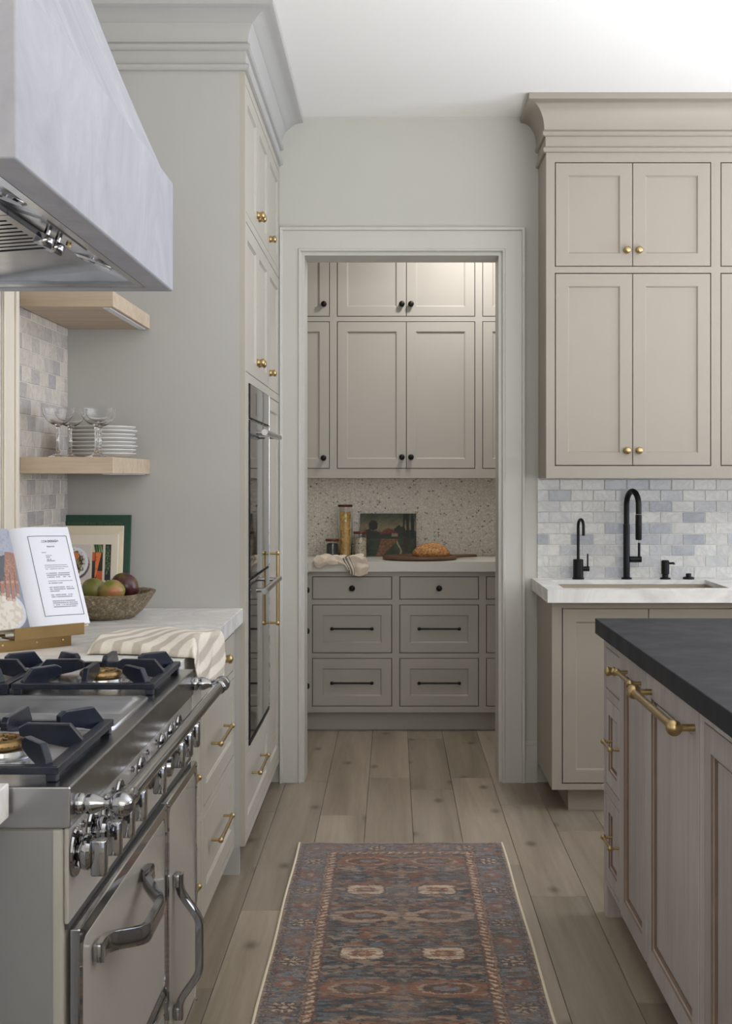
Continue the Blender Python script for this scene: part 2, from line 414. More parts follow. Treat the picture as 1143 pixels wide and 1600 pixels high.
# ---- hardware meshes (shared)
def knob_mesh(mat, R=.0155):
    bm = B(); k = R/.0155
    lathe(bm, [(.0140*k,0),(.0145*k,.002),(.0145*k,.0055),(.0128*k,.0075),(.0122*k,.011),(.0126*k,.015),(.0145*k,.0175),(.0155*k,.0205),(.0152*k,.0235),(.0132*k,.027),(.0095*k,.0295),(.005*k,.031),(.001,.0314)], seg=24)
    return to_mesh('knob', bm, mat, True, 50)
def pull_mesh(mat, L, r=.0055, st=.03, ball=.0088):
    bm = B(); h = L/2
    tube(bm, [(-h,0,st),(h,0,st)], r, 12)
    for s in (-1, 1):
        tube(bm, [(s*(h-.004),0,0),(s*(h-.004),0,st)], r*.8, 10)
        lathe(bm, [(r*.9,-ball*1.1),(ball*.8,-ball*.9),(ball,-ball*.35),(ball,ball*.35),(ball*.8,ball*.8),(ball*.3,ball*1.05)], (s*(h-.002),0,st), (s,0,0), 14)
    return to_mesh('pull', bm, mat, True, 40)
KN_B = knob_mesh('brass'); KN_K = knob_mesh('black', .0165)
_pulls = {}
def pull(mat, L, **k):
    key = (mat, L, tuple(k.items()))
    if key not in _pulls: _pulls[key] = pull_mesh(mat, L, **k)
    return _pulls[key]

def cabinet(name, label, cat, F, u0, u1, v0, v1, depth, fronts, mat, group=None, toe=None, ff=True, void=.05, sidemat=None):
    """inset cabinet: carcass, face frame and its doors / drawer fronts with hardware.
    fronts: (kind, u0,u1,v0,v1, hardware list, opts)  hardware: ('knob',u,v,mesh) or ('pull',u,v,mesh,vertical)"""
    base = F.p((u0+u1)/2, 0 if v0 < .5 else v0, -depth/2)
    t = thing(name, base, label, cat, group)
    bm = B(); F.box(bm, u0, u1, v0, v1, -depth, -void)
    part('carcass', bm, mat, t)
    bm = B(); slab(bm, F, u0, u1, v0, v1, [f[1:5] for f in fronts], -void, 0)
    part('face_frame', bm, mat, t)
    g = .0028
    for f in fronts:
        kind, a, b, c, d = f[:5]; hw = f[5] if len(f) > 5 else []; op = f[6] if len(f) > 6 else {}
        bm = B()
        spl = op.pop('pair', None)
        shaker(bm, F, a+(op.pop('gl', g)), b-(op.pop('gr', g)), c+g, d-g, **op)
        o = part(kind, bm, mat, t)
        for h in hw:
            pos = F.p(h[1], h[2], 0)
            if h[0] == 'knob':
                if 'left' == F.k or F.k == 'isl' or True: inst('knob', h[3], o, pos, F.rot())
            else: inst('pull', h[3], o, pos, F.rot(len(h) > 4 and h[4]))
    if toe:
        bm = B(); F.box(bm, u0+toe[1], u1-toe[2], 0.0, v0, -depth, -toe[0])
        part('toe_kick', bm, mat, t)
    return t
def pair(a, m, b, c, d, hw_l, hw_r, **op):
    return [('door', a, m, c, d, hw_l, dict(op, gr=.0016)), ('door', m, b, c, d, hw_r, dict(op, gl=.0016))]
def merge_pairs(fr): return fr

# ------------------------------------------------------------------ the setting
XL, XR, YF, YB, ZC = -1.156, 5.2, -3.5, 6.04, 3.062
PY = 7.83        # pantry back wall
def structure(name, bm, mat, parent=None, **k):
    return part(name, bm, mat, parent, kind='structure', **k)
fl = structure('floor', bx(XL-.1, XR+.1, YF-.1, PY+.1, -.12, -.016), 'joint')
structure('ceiling', bx(XL-.1, XR+.1, YF-.1, PY+.1, ZC, ZC+.1), 'ceil')
# floor planks: each its own piece
PW = .1905; plank_cache = {}
def plank(u0, u1, y0, y1):
    key = round(y1-y0, 3), round(u1-u0, 3)
    if key not in plank_cache:
        bm = B(); w, l = u1-u0-.0012, y1-y0-.0012
        box(bm, -w/2, w/2, -l/2, l/2, -.015, 0, .0012); plank_cache[key] = to_mesh('plank', bm, 'oak_floor')
    inst('plank', plank_cache[key], fl, ((u0+u1)/2, (y0+y1)/2, 0))
joints = {0: [6.13, 4.9, 3.2], 1: [7.05, 5.9, 4.1, 2.5], -1: [5.45, 3.7], 2: [6.13, 4.75, 3.1], 3: [5.62, 4.39, 2.7], -2: [6.05, 4.25, 2.4], 4: [5.2, 3.5], -3: [5.5, 3.6]}
prng = random.Random(3)
for k in range(-6, 14):
    u0 = .078-PW+k*PW; u1 = u0+PW
    if u1 < XL: continue
    u0 = max(u0, XL)
    js = joints.get(k) or [6.0-prng.random(), 4.3-prng.random(), 2.7-prng.random()]
    ys = [PY] + js + [js[-1]-1.9]
    if k > 6: ys = [PY, 5.0-prng.random(), 2.9]
    for a, b in zip(ys, ys[1:]):
        if a > 1.2: plank(u0, u1, max(b, 1.0), a)
structure('floor', bx(XL, XR, YF, 1.0, -.014, 0), 'oak_floor')
structure('floor', bx(.078+13*PW, XR, 1.0, PY, -.014, 0), 'oak_floor')

# walls
FB = Face('back', YB)
DO = (-.424, .501, 2.441)          # door opening
wb = B(); slab(wb, FB, XL-.1, XR+.1, -.015, ZC, [(DO[0], DO[1], -.02, DO[2])], -.195, 0)
wall_back = structure('wall_back', wb, 'wall')
wall_left = structure('wall_left', bx(XL-.1, XL, YF-.1, YB, 0, ZC), 'wall')
wr = B(); slab(wr, Face('isl', XR), YF, PY, 0, ZC, [(3.0, 5.6, .85, 2.65)], -.15, 0)
structure('wall_right', wr, 'wall')
wf = B(); slab(wf, Face('back', YF), XL, XR, 0, ZC, [(-.4, 1.7, .65, 2.8), (1.9, 4.0, .65, 2.8)], 0, .15)
structure('wall_front', wf, 'wall')
# window sashes of the windows out of the frame
def sash(name, F, a, b, c, d):
    bm = B(); us = [a+(b-a)*i/3 for i in range(4)]; vs = [c+(d-c)*i/3 for i in range(4)]; q = .02
    slab(bm, F, a, b, c, d, [(us[i]+q, us[i+1]-q, vs[j]+q, vs[j+1]-q) for i in range(3) for j in range(3)], -.08, -.04)
    structure(name, bm, 'trim')
sash('window_1', Face('isl', XR), 3.0, 5.6, .85, 2.65)
for n_, a, b in (('window_2', -.4, 1.7), ('window_3', 1.9, 4.0)): 
    bm = B(); slab(bm, Face('back', YF), a, b, .65, 2.8, [(a+.05+i*(b-a-.05)/3, a+(i+1)*(b-a-.05)/3, .7, 2.75) for i in range(3)], .06, .10); structure(n_, bm, 'trim')
# pantry shell
structure('wall_pantry_back', bx(XL-.1, XR+.1, PY, PY+.1, 0, ZC), 'wall')
structure('wall_pantry_left', bx(-1.2, -1.156, YB+.195, PY, 0, ZC), 'wall')
structure('wall_pantry_right', bx(1.36, 1.46, YB+.195, PY, 0, ZC), 'wall')
# door casing
cas = thing('door_1', (.038, YB, 0), kind='structure')
def casing(bm, F, l, r, top, prof, lim=None):
    path = [(l, 0, -1, 0), (l, top, -1, 1.14), (r, top, 1.065, 1.14), (r, 0, 1.065, 0)]
    loops = [[F.p(u+du*o, v+dv*o, d) for o, d in prof] for u, v, du, dv in path]
    rings(bm, loops, True, True, True)
bm = B(); casing(bm, FB, DO[0], DO[1], DO[2], [(0, 0), (0, .014), (.004, .018), (.010, .018), (.013, .013), (.083, .013), (.086, .024), (.096, .026), (.098, .022), (.098, 0)])
part('casing', bm, 'trim', cas, kind='structure')
bm = B(); j = .016
slab(bm, FB, DO[0]-.0, DO[1]+.0, 0, DO[2], [(DO[0]+j, DO[1]-j, -.01, DO[2]-j)], -.20, -.001)
part('jamb', bm, 'trim', cas, kind='structure')
bm = B(); FBp = Face('back', YB+.195)
def flip(u, v, w): return Vector((u, YB+.195+w, v))
class FF(Face):
    def p(s, u, v, w=0): return Vector((u, s.c+w, v))
casing(bm, FF('back', YB+.195), DO[0], DO[1], DO[2], [(0, 0), (0, .014), (.09, .016), (.09, 0)])
part('casing', bm, 'trim', cas, kind='structure')
# baseboard between casing and sink cabinet
bm = B(); box(bm, DO[1]+.105, .662, YB-.014, YB, 0, .172); box(bm, DO[1]+.105, .662, YB-.010, YB, .172, .188, .002)
structure('baseboard_back', bm, 'trim')

# crown mouldings
def crown_prof(k, up=0):
    P = [(.0008, 2.822), (.010, 2.824), (.015, 2.830), (.015, 2.840), (.010, 2.846), (.003, 2.848), (.003, 2.892), (.012, 2.894), (.018, 2.900), (.018, 2.910), (.012, 2.918), (.008, 2.920)]
    for i in range(0, 11):
        t = i/10*math.pi/2
        P.append((.010+.080*(1-math.cos(t)), 2.922+.112*math.sin(t)))
    P += [(.094, 3.036), (.094, 3.061), (.0008, 3.061)]
    return [(d*k, z+up if z < 2.93 else (z if z > 3.0 else z+up*.6)) for d, z in P]
TX = -.523; TY = 4.63
bm = B(); sweep_profile(bm, crown_prof(1.15, .014), [(XL+.001, TY, 0), (TX, TY, 0), (TX, YB-.001, 0)], [(0,-1,0), (1,-1,0), (1,0,0)])
structure('trim_1', bm, 'cab_cool_lit', smooth=True, ang=30)
UX = .668; UY = 5.735
bm = B(); sweep_profile(bm, crown_prof(.88), [(UX, YB-.001, 0), (UX, UY, 0), (2.5, UY, 0)], [(-1,0,0), (-1,-1,0), (0,-1,0)])
structure('trim_2', bm, 'cab', smooth=True, ang=30)
# cream window casing at the end of the tiled left wall
bm = B(); box(bm, XL, XL+.018, 3.83, 3.972, .941, 2.6, .003); box(bm, XL+.018, XL+.026, 3.945, 3.972, .941, 2.6, .002); box(bm, XL+.018, XL+.024, 3.83, 3.86, .941, 2.6, .002)
structure('trim_3', bm, 'cream')

# ------------------------------------------------------------------ wall tiles
def tile_mesh(L, H, T, mat):
    bm = B(); e = .0016
    loops = [[(-L/2,-H/2,0),(L/2,-H/2,0),(L/2,H/2,0),(-L/2,H/2,0)], [(-L/2,-H/2,T-e),(L/2,-H/2,T-e),(L/2,H/2,T-e),(-L/2,H/2,T-e)], [(-L/2+e,-H/2+e,T),(L/2-e,-H/2+e,T),(L/2-e,H/2-e,T),(-L/2+e,H/2-e,T)]]
    rings(bm, loops, True, True, True); return to_mesh('tile', bm, mat)
TP, TH = .1027, .0505
def tiles(F, parent, u_start, u_end, v_start, v_end, mat, phase, skip=None, T=.008):
    cache = {}; r = 0; v = v_start; n = 0
    while v < v_end-.006:
        h = min(TH-.0028, v_end-v)
        u = phase + (TP/2 if r % 2 else 0)
        while u > u_start: u -= TP
        while u < u_end:
            a, b = max(u, u_start), min(u+TP-.0028, u_end)
            if b-a > .006 and not (skip and skip((a+b)/2, v+h/2)):
                key = (round(b-a, 3), round(h, 3))
                if key not in cache: cache[key] = tile_mesh(b-a, h, T+.0, mat)
                inst('tile', cache[key], parent, F.p((a+b)/2, v+h/2, random.uniform(.0005, .0014)), F.rot()); n += 1
            u += TP
        v += TH; r += 1
    return n
structure('trim_4', bx(.6625, 2.5, YB-.0062, YB, .94, 1.40), 'grout')
n1 = tiles(FB, wall_back, .6625, 2.5, .9425, 1.398, 'tile', .766)
structure('trim_5', bx(XL, XL+.0072, 3.974, TY, .94, 2.6), 'grout_warm')
n2 = tiles(Face('left', XL), wall_left, 3.974, TY-.002, .9425, 2.16, 'tile_warm', 4.01)
print('tiles', n1, n2)

# ------------------------------------------------------------------ right wall: upper cabinets, sink run
FU = Face('back', UY)
def updoors(a, m, b, kn, lo=True):
    k = kn
    out = pair(a, m, b, 2.324, 2.781, [('knob', m-.0255, 2.395, k)], [('knob', m+.0265, 2.395, k)])
    out += pair(a, m, b, 1.453, 2.297, [('knob', m-.0255, 1.520, k)], [('knob', m+.0265, 1.520, k)])
    return out
# openings of a door pair share one hole in the face frame
_cab = cabinet
def cabinet_p(name, label, cat, F, u0, u1, v0, v1, depth, fronts, mat, holes, **kw):
    t = thing(name, F.p((u0+u1)/2, 0 if v0 < .5 else v0, -depth/2), label, cat, kw.get('group'))
    void = kw.get('void', .05); fmat = kw.get('fmat', mat)
    bm = B()
    if kw.get('sink'):     # open shell so that the bowl can hang inside
        F.box(bm, u0, u0+.018, v0, v1, -depth, -void); F.box(bm, u1-.018, u1, v0, v1, -depth, -void); F.box(bm, u0+.018, u1-.018, v0, v0+.018, -depth, -void); F.box(bm, u0+.018, u1-.018, v0+.018, v1, -depth, -depth+.01)
    else: F.box(bm, u0, u1, v0, v1, -depth, -void)
    part('carcass', bm, mat, t)
    bm = B(); slab(bm, F, u0, u1, v0, v1, holes, -void+.0002, 0); part('face_frame', bm, fmat, t)
    if kw.get('liner', True):
        for i, h in enumerate(holes):
            bm = B(); F.box(bm, h[0]+.0005, h[1]-.0005, h[2]+.0005, h[3]-.0005, -void+.0005, -.0215)
            part('gap_shade', bm, 'recess_dark', t)  # dark block behind the fronts, paints shade into the door gaps
    g = .0038
    for f in fronts:
        kind, a, b, c, d = f[:5]; hw = f[5] if len(f) > 5 else []; op = dict(f[6]) if len(f) > 6 else {}
        bm = B(); gl, gr = op.pop('gl', g), op.pop('gr', g)
        shaker(bm, F, a+gl, b-gr, c+g, d-g, **op)
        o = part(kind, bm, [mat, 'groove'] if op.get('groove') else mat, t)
        for h in hw:
            pos = F.p(h[1], h[2], op.get('w', 0))
            inst(h[0], h[3], o, pos, F.rot(len(h) > 4 and h[4]))
    if kw.get('toe'):
        tw, tl, tr = kw['toe']
        bm = B(); F.box(bm, u0+tl, u1-tr, 0.0, v0, -depth, -tw); part('toe_kick', bm, mat, t)
    return t
H4 = lambda a, b: [(a, b, 2.324, 2.781), (a, b, 1.453, 2.297)]
cabinet_p('wall_cabinet', 'beige two-tier wall cabinet with brass knobs directly above the black taps', 'cabinet', FU, UX, 1.4095, 1.40, 3.06, YB-UY-.001,
          updoors(.706, 1.046, 1.389, KN_B), 'cab', H4(.706, 1.389))
cabinet_p('wall_cabinet', 'beige wall cabinet at the right edge, only its left stile in view', 'cabinet', FU, 1.4095, 2.5, 1.40, 3.06, YB-UY-.001,
          updoors(1.430, 1.95, 2.46, KN_B), 'cab', H4(1.430, 2.46))
SY = 5.48; FS = Face('back', SY)
cabinet_p('sink_cabinet', 'beige base cabinet under the sink, its left door in view above a recessed toe kick', 'cabinet', FS, .6625, 1.45, .098, .8848, YB-SY-.001,
          pair(.704, 1.066, 1.43, .123, .857, [], [('pull', 1.12, .70, pull('brass', .16), True)]), 'cab', [(.704, 1.43, .123, .857)], toe=(.055, .075, 0), void=.04, sink=True)
cabinet_p('base_cabinet', 'beige base cabinet right of the sink, mostly hidden behind the island', 'cabinet', FS, 1.45, 2.5, .098, .8848, YB-SY-.001,
          pair(1.47, 1.97, 2.46, .123, .857, [], []), 'cab', [(1.47, 2.46, .123, .857)], toe=(.055, 0, 0), void=.04)
SK = (.712, 1.408, 5.492, 5.93)
bm = B(); slab(bm, Face('top', .94), .636, 2.5, 5.41, YB-.001, [SK], -.020, 0)
slab(bm, Face('top', .9199), .636, 2.5, 5.41, YB-.001, [(.69, 2.46, 5.475, YB-.02)], -.0344, 0)
ct = part('countertop', bm, 'marble', None, at=(1.5, 5.7, .885)); tag(ct, 'pale marble countertop around the sink on the right-hand back wall', 'countertop')
# sink bowl
bm = B(); t_ = .012
def rect(a, b, c, d, z): return [(a, c, z), (b, c, z), (b, d, z), (a, d, z)]
a, b, c, d = SK; z0 = .9190
rings(bm, [rect(a-.012, b+.012, c-.010, d+.02, z0), rect(a+.001, b-.001, c+.001, d-.001, z0), rect(a+.006, b-.006, c+.006, d-.006, .72), rect(a+.02, b-.02, c+.02, d-.02, .705)], True, False, True)
sk = part('sink', bm, 'sinkstone', None, at=((a+b)/2, (c+d)/2, .705)); tag(sk, 'taupe stone composite sink set under the marble counter', 'sink')
sk.modifiers.new('thickness', 'SOLIDIFY').thickness = .006
lathe_b = B(); lathe(lathe_b, [(.04, 0), (.042, .003), (.03, .004), (.01, .002)], ((a+b)/2, (c+d)/2, .7055)); part('drain', lathe_b, 'steel', sk, smooth=True)

def arc(c, r, a0, a1, n, ux, uz=(0, 0, 1)):
    c = Vector(c); ux = Vector(ux).normalized(); uz = Vector(uz)
    return [c+ux*math.cos(a0+(a1-a0)*i/n)*r+uz*math.sin(a0+(a1-a0)*i/n)*r for i in range(n+1)]
# main pull-down tap
fx, fy, cz = 1.062, 5.975, .940
t = thing('faucet', (fx, fy, cz), 'tall matte black pull-down tap with high arched spout at the sink', 'faucet')
d_ = Vector((.27, -1, 0)).normalized(); R_ = .062
bm = B(); lathe(bm, [(.024, 0), (.024, .006), (.019, .009), (.014, .010)], (fx, fy, cz), seg=24); lathe(bm, [(.0150, .008), (.0150, .245), (.0145, .25), (.010, .252)], (fx, fy, cz), seg=24)
part('body', bm, 'black', t, smooth=True)
bm = B(); c0 = Vector((fx, fy, 1.2785)) + d_*R_
pts = [(fx, fy, 1.19), (fx, fy, 1.24)] + arc(c0, R_, math.pi, 0, 14, d_) + [c0+d_*R_+Vector((0, 0, -.04))]
tube(bm, pts, .0128, 18); part('spout', bm, 'black', t, smooth=True)
bm = B(); e_ = c0+d_*R_
lathe(bm, [(.0142, 0), (.0142, -.002), (.0142, -.108), (.012, -.113), (.008, -.113)], e_+Vector((0, 0, -.042)), seg=20)
sh = part('spray_head', bm, 'black', t, smooth=True)
bm = B(); box(bm, e_.x-.004, e_.x+.004, e_.y-.0170, e_.y-.013, 1.185, 1.225, .001); part('button', bm, 'black', sh)
bm = B(); tube(bm, [(fx+.015, fy, 1.030), (fx+.067, fy, 1.030)], .0138, 18); tube(bm, [(fx+.057, fy, 1.035), (fx+.057, fy, 1.105)], .0058, 12)
part('handle', bm, 'black', t, smooth=True)
# filtered water tap
fx = .842
t = thing('faucet', (fx, fy, cz), 'small slim matte black drinking water tap left of the tall tap', 'faucet')
bm = B(); lathe(bm, [(.027, 0), (.027, .006), (.0235, .008), (.0235, .088), (.019, .091), (.004, .091)], (fx, fy, cz), seg=24); part('body', bm, 'black', t, smooth=True)
bm = B(); R2 = .030; c0 = Vector((fx, fy, 1.182))+d_*R2
tube(bm, [(fx, fy, 1.02), (fx, fy, 1.12)] + arc(c0, R2, math.pi, 0, 14, d_) + [c0+d_*R2+Vector((0, 0, -.042))], .0068, 14); part('spout', bm, 'black', t, smooth=True)
bm = B(); tube(bm, [(fx+.02, fy, .987), (fx+.050, fy, .987)], .0115, 14); tube(bm, [(fx+.043, fy, .99), (fx+.043, fy, 1.055)], .0038, 10); part('handle', bm, 'black', t, smooth=True)
fx = 1.238
t = thing('soap_dispenser', (fx, fy, cz), 'short matte black soap pump right of the tall tap', 'dispenser')
bm = B(); lathe(bm, [(.024, 0), (.024, .006), (.014, .008), (.014, .022), (.018, .024), (.018, .082), (.015, .086), (.004, .086)], (fx, fy, cz), seg=24); part('body', bm, 'black', t, smooth=True)
bm = B(); tube(bm, [(fx+.012, fy-.004, 1.012), (fx+.034, fy-.02, 1.014), (fx+.036, fy-.022, 1.008)], .005, 10); part('nozzle', bm, 'black', t, smooth=True)
bm = B(); lathe(bm, [(.026, 0), (.026, .008), (.022, .010), (.0125, .010), (.0125, .024), (.011, .026), (.002, .026)], (1.344, fy, cz), seg=24)
sw = part('switch', bm, 'black', None, at=(1.344, fy, cz), smooth=True); tag(sw, 'low round matte black air switch button, rightmost fitting behind the sink', 'switch')

# ------------------------------------------------------------------ pantry
PU = 7.51; FP = Face('back', PU)
def pdoors(a, m, b):
    return updoors(a, m, b, KN_K)
cabinet_p('wall_cabinet', 'greige pantry wall cabinet with two full pairs of doors and black knobs', 'cabinet', FP, -.3425, .490, 1.40, 3.06, PY-PU-.001, pdoors(-.322, .075, .469), 'pantry', H4(-.322, .469))
cabinet_p('wall_cabinet', 'pantry wall cabinet cut off by the left door jamb', 'cabinet', FP, -1.15, -.3425, 1.40, 3.06, PY-PU-.001,
          [('door', -1.13, -.363, 2.324, 2.781, [('knob', -.396, 2.395, KN_K)]), ('door', -1.13, -.363, 1.453, 2.297, [('knob', -.398, 1.515, KN_K)])], 'pantry', H4(-1.13, -.363))
cabinet_p('wall_cabinet', 'pantry wall cabinet cut off by the right door jamb', 'cabinet', FP, .490, 1.355, 1.40, 3.06, PY-PU-.001,
          [('door', .510, 1.335, 2.324, 2.781), ('door', .510, 1.335, 1.453, 2.297)], 'pantry', H4(.510, 1.335))
FQ = Face('back', 7.25); PB = pull('black', .225, r=.0052, st=.028, ball=.009)
def stack(a, b, knob=None, plm=None, sm=True):
    c = (a+b)/2; kn = [('knob', c, .792, KN_K)] if sm else []
    p1 = [('pull', c, .570, PB)] if sm else []; p2 = [('pull', c, .271, PB)] if sm else []
    return [('drawer', a, b, .729, .857, kn, dict(flat=True)), ('drawer', a, b, .432, .701, p1), ('drawer', a, b, .138, .405, p2)]
def H3(a, b): return [(a, b, .729, .857), (a, b, .432, .701), (a, b, .138, .405)]
kw = dict(toe=(.06, 0, 0), void=.04)
cabinet_p('drawer_cabinet', 'pantry base cabinet of three drawers below the hanging linen towel', 'cabinet', FQ, -.484, .014, .105, .8848, PY-7.251, stack(-.448, -.006), 'pantry', H3(-.448, -.006), **kw)
cabinet_p('drawer_cabinet', 'pantry base cabinet of three drawers below the round loaf of bread', 'cabinet', FQ, .014, .493, .105, .8848, PY-7.251, stack(.034, .473), 'pantry', H3(.034, .473), **kw)
cabinet_p('drawer_cabinet', 'pantry base cabinet cut off by the right door jamb', 'cabinet', FQ, .493, 1.355, .105, .8848, PY-7.251, stack(.513, 1.335), 'pantry', H3(.513, 1.335), **kw)
FR = Face('left', -.4845)
cabinet_p('drawer_cabinet', 'pantry side cabinet seen edge on beside the left door jamb', 'cabinet', FR, 6.40, 7.2495, .105, .8848, .66, [(k_, a_, b_, c_, d_, [(h[0], 7.12, h[2], KN_K) for h in hw_], *op_) for k_, a_, b_, c_, d_, hw_, *op_ in stack(6.46, 7.215)], 'pantry', H3(6.46, 7.215), **kw)
bm = B()
P_ = [(-1.15, PY-.001), (-1.15, 6.38), (-.463, 6.38), (-.463, 7.20), (-.448, 7.215), (1.355, 7.215), (1.355, PY-.001)]
rings(bm, [[(x, y, .8852) for x, y in P_], [(x, y, .94) for x, y in P_]], True, True, True)
ctp = part('countertop', bm, 'quartz', None, at=(0, 7.5, .885)); tag(ctp, 'pale off-white countertop in the pantry holding jars and bread', 'countertop')
structure('trim_6', bx(-1.15, 1.355, PY-.006, PY, .9405, 1.3995), 'mosaic')

# jars
def jar(name, x, y, R, H, label, fill, fillh):
    z = .9405
    t = thing(name, (x, y, z), label, 'jar', 'glass jars in the pantry')
    bm = B(); w = .0022
    lathe(bm, [(R*.9, 0), (R, .004), (R, H-.028), (R*.93, H-.020), (R*.93, H-.014), (R*.93-w, H-.014), (R*.93-w, H-.020), (R-w, H-.029), (R-w, .006), (R*.85, .004)], (x, y, z), seg=32)
    part('glass', bm, 'glass', t, smooth=True, ang=50)
    bm = B(); lathe(bm, [(R*.85, H-.0135), (R*1.02, H-.013), (R*1.04, H-.010), (R*1.04, H-.002), (R*1.0, H), (R*.3, H)], (x, y, z), seg=32)
    part('lid', bm, 'lid', t, smooth=True)
    Ri = R-w-.001
    if fill == 'pasta':
        bm = B(); rr = random.Random(5)
        for i in range(330):
            a = rr.random()*6.283; q = Ri*(.62+.22*rr.random()); zz = z+.014+(fillh-.024)*rr.random()
            c = Vector((x+q*math.cos(a), y+q*math.sin(a), zz))
            d = Vector((rr.uniform(-1, 1), rr.uniform(-1, 1), rr.uniform(-.6, .6))); rad = Vector((math.cos(a), math.sin(a), 0)); d = (d-rad*d.dot(rad)).normalized()*.011
            n_ = rad
            pts_ = [c+d*(k/3-1)+n_*(.0006*math.sin(k*2.2)) for k in range(7)]
            side = rad.cross(d).normalized()
            tube(bm, [p+side*.0018*math.sin(k*2.1) for k, p in enumerate(pts_)], [.0024, .0036, .0026, .0037, .0026, .0036, .0024], 5)
        part('pasta', bm, 'pasta', t, kind='stuff', smooth=True)
        bm = B(); lathe(bm, [(Ri*.6, .008), (Ri*.62, fillh-.02)], (x, y, z), seg=16); part('pasta', bm, 'pasta', t, kind='stuff')
    else:
        bm = B(); lathe(bm, [(Ri*.95, .007), (Ri-.002, .009), (Ri-.002, fillh-.006), (Ri*.7, fillh), (.002, fillh+.002)], (x, y, z), seg=24)
        if fill == 'seeds':
            rr = random.Random(9)
            me_b = part('seeds', bm, 'cream_cover', t, kind='stuff')
            bm = B(); lay = bm.verts.layers.float_color.new('tint')
            for i in range(620):
                a = rr.random()*6.283; zz = z+.010+(fillh-.014)*rr.random()
                m_ = Matrix.Translation((x+(Ri-.003)*math.cos(a), y+(Ri-.003)*math.sin(a), zz)) @ Matrix.Rotation(rr.random()*3, 4, 'X')
                g = bmesh.ops.create_icosphere(bm, subdivisions=1, radius=.0026, matrix=m_)
                cc_ = rr.choice([lin(226, 214, 186)]*3+[lin(196, 176, 140)]+[lin(40, 36, 34)]*2+[lin(110, 84, 60)])
                for vv in g['verts']: vv[lay] = (*cc_, 1)
            part('seeds', bm, 'seeds', t, kind='stuff', smooth=True)
        else: part('lentils', bm, 'blackbean', t, kind='stuff')
    return t
jar('jar', -.278, 7.62, .041, .305, 'tall glass jar of dry pasta spirals with a dark wooden lid', 'pasta', .272)
jar('jar', -.190, 7.60, .040, .150, 'short glass jar of speckled black and cream seeds', 'seeds', .115)
jar('jar', -.352, 7.58, .039, .108, 'short glass jar of black lentils, leftmost behind the linen towel', 'lentils', .083)

# landscape painting leaning on the wall
def scene_paint(A, Bv):
    n = len(A); c = np.tile(L3(74, 78, 62), (n, 1))
    nz = vn(A*14, Bv*10, 1); n2 = vn(A*40, Bv*30, 2)
    sky = Bv > .55
    c[sky] = (L3(78, 84, 62)*.8)[None, :]*(.6+.5*nz[sky])[:, None] + (L3(150, 126, 96)*.55)[None, :]*np.clip(1-abs(Bv[sky]-.66)*4, 0, 1)[:, None]
    g = ~sky; c[g] = L3(44, 54, 32)[None, :]*(.5+nz[g])[:, None]
    path = (Bv < .46) & (A > .28+.25*(Bv)) & (A < .50+.62*Bv-.1*(1-Bv))
    c[path] = L3(122, 82, 52)[None, :]*(.6+.5*n2[path])[:, None]
    tree = ((A-.23)/.075)**2+((Bv-.72)/.11)**2 < 1+.5*n2; c[tree] = L3(22, 30, 26)*.9
    hill = (Bv > .40) & (Bv < .53+.06*np.sin(A*9)+.05*n2); c[hill] = L3(38, 44, 30)[None, :]*(.6+.6*nz[hill])[:, None]
    bush = (abs(A-.70) < .10) & (Bv > .45) & (Bv < .70-.8*abs(A-.70)+.05*n2); c[bush] = L3(34, 40, 30)
    roof = (A > .36) & (A < .68) & (Bv > .52) & (Bv < .54+np.minimum((A-.36)*.9, .12)) & (Bv < .66-np.maximum(A-.5, 0)*.7); c[roof] = L3(104, 44, 34)[None, :]*(.7+.4*n2[roof])[:, None]
    house = (A > .56) & (A < .67) & (Bv > .455) & (Bv < .525); c[house] = L3(140, 120, 98)
    cy = (A > .76) & (A < .96) & (Bv > .42) & (vn(A*26, Bv*3, 4) > .22); c[cy] = L3(20, 24, 20)
    trunk = (A > .76) & (Bv < .45) & (Bv > .1) & (vn(A*30, Bv*2, 6) > .6); c[trunk] = L3(52, 36, 28)
    st = abs(A-(.70+.03*np.sin(Bv*14)-.04*Bv)) < .014*(1.2-Bv); st &= (Bv < .34); c[st] = L3(150, 140, 116)
    return c*(.95+.6*n2)[:, None]
lean = .05
t = thing('painting', (-.03, 7.755, .9405), 'small unframed dark landscape painting of a red-roofed cottage leaning on the mosaic', 'painting')
PX0, PX1, PZ0, PZH = -.195, .137, .9407, .248
def Pp(A, Bv, o=0): return np.stack([PX0+(PX1-PX0)*A, 7.752+Bv*lean-o, PZ0+PZH*Bv+.0005], 1)
painted('canvas_face', lambda A, Bv: Pp(A, Bv, .0015), 150, 110, scene_paint, 'oil', t)
bm = B(); rings(bm, [[(PX0, 7.752, PZ0), (PX1, 7.752, PZ0), (PX1, 7.752+lean, PZ0+PZH), (PX0, 7.752+lean, PZ0+PZH)], [(PX0, 7.766, PZ0), (PX1, 7.766, PZ0), (PX1, 7.766+lean, PZ0+PZH), (PX0, 7.766+lean, PZ0+PZH)]], True, True, True)
part('board', bm, 'board', t)

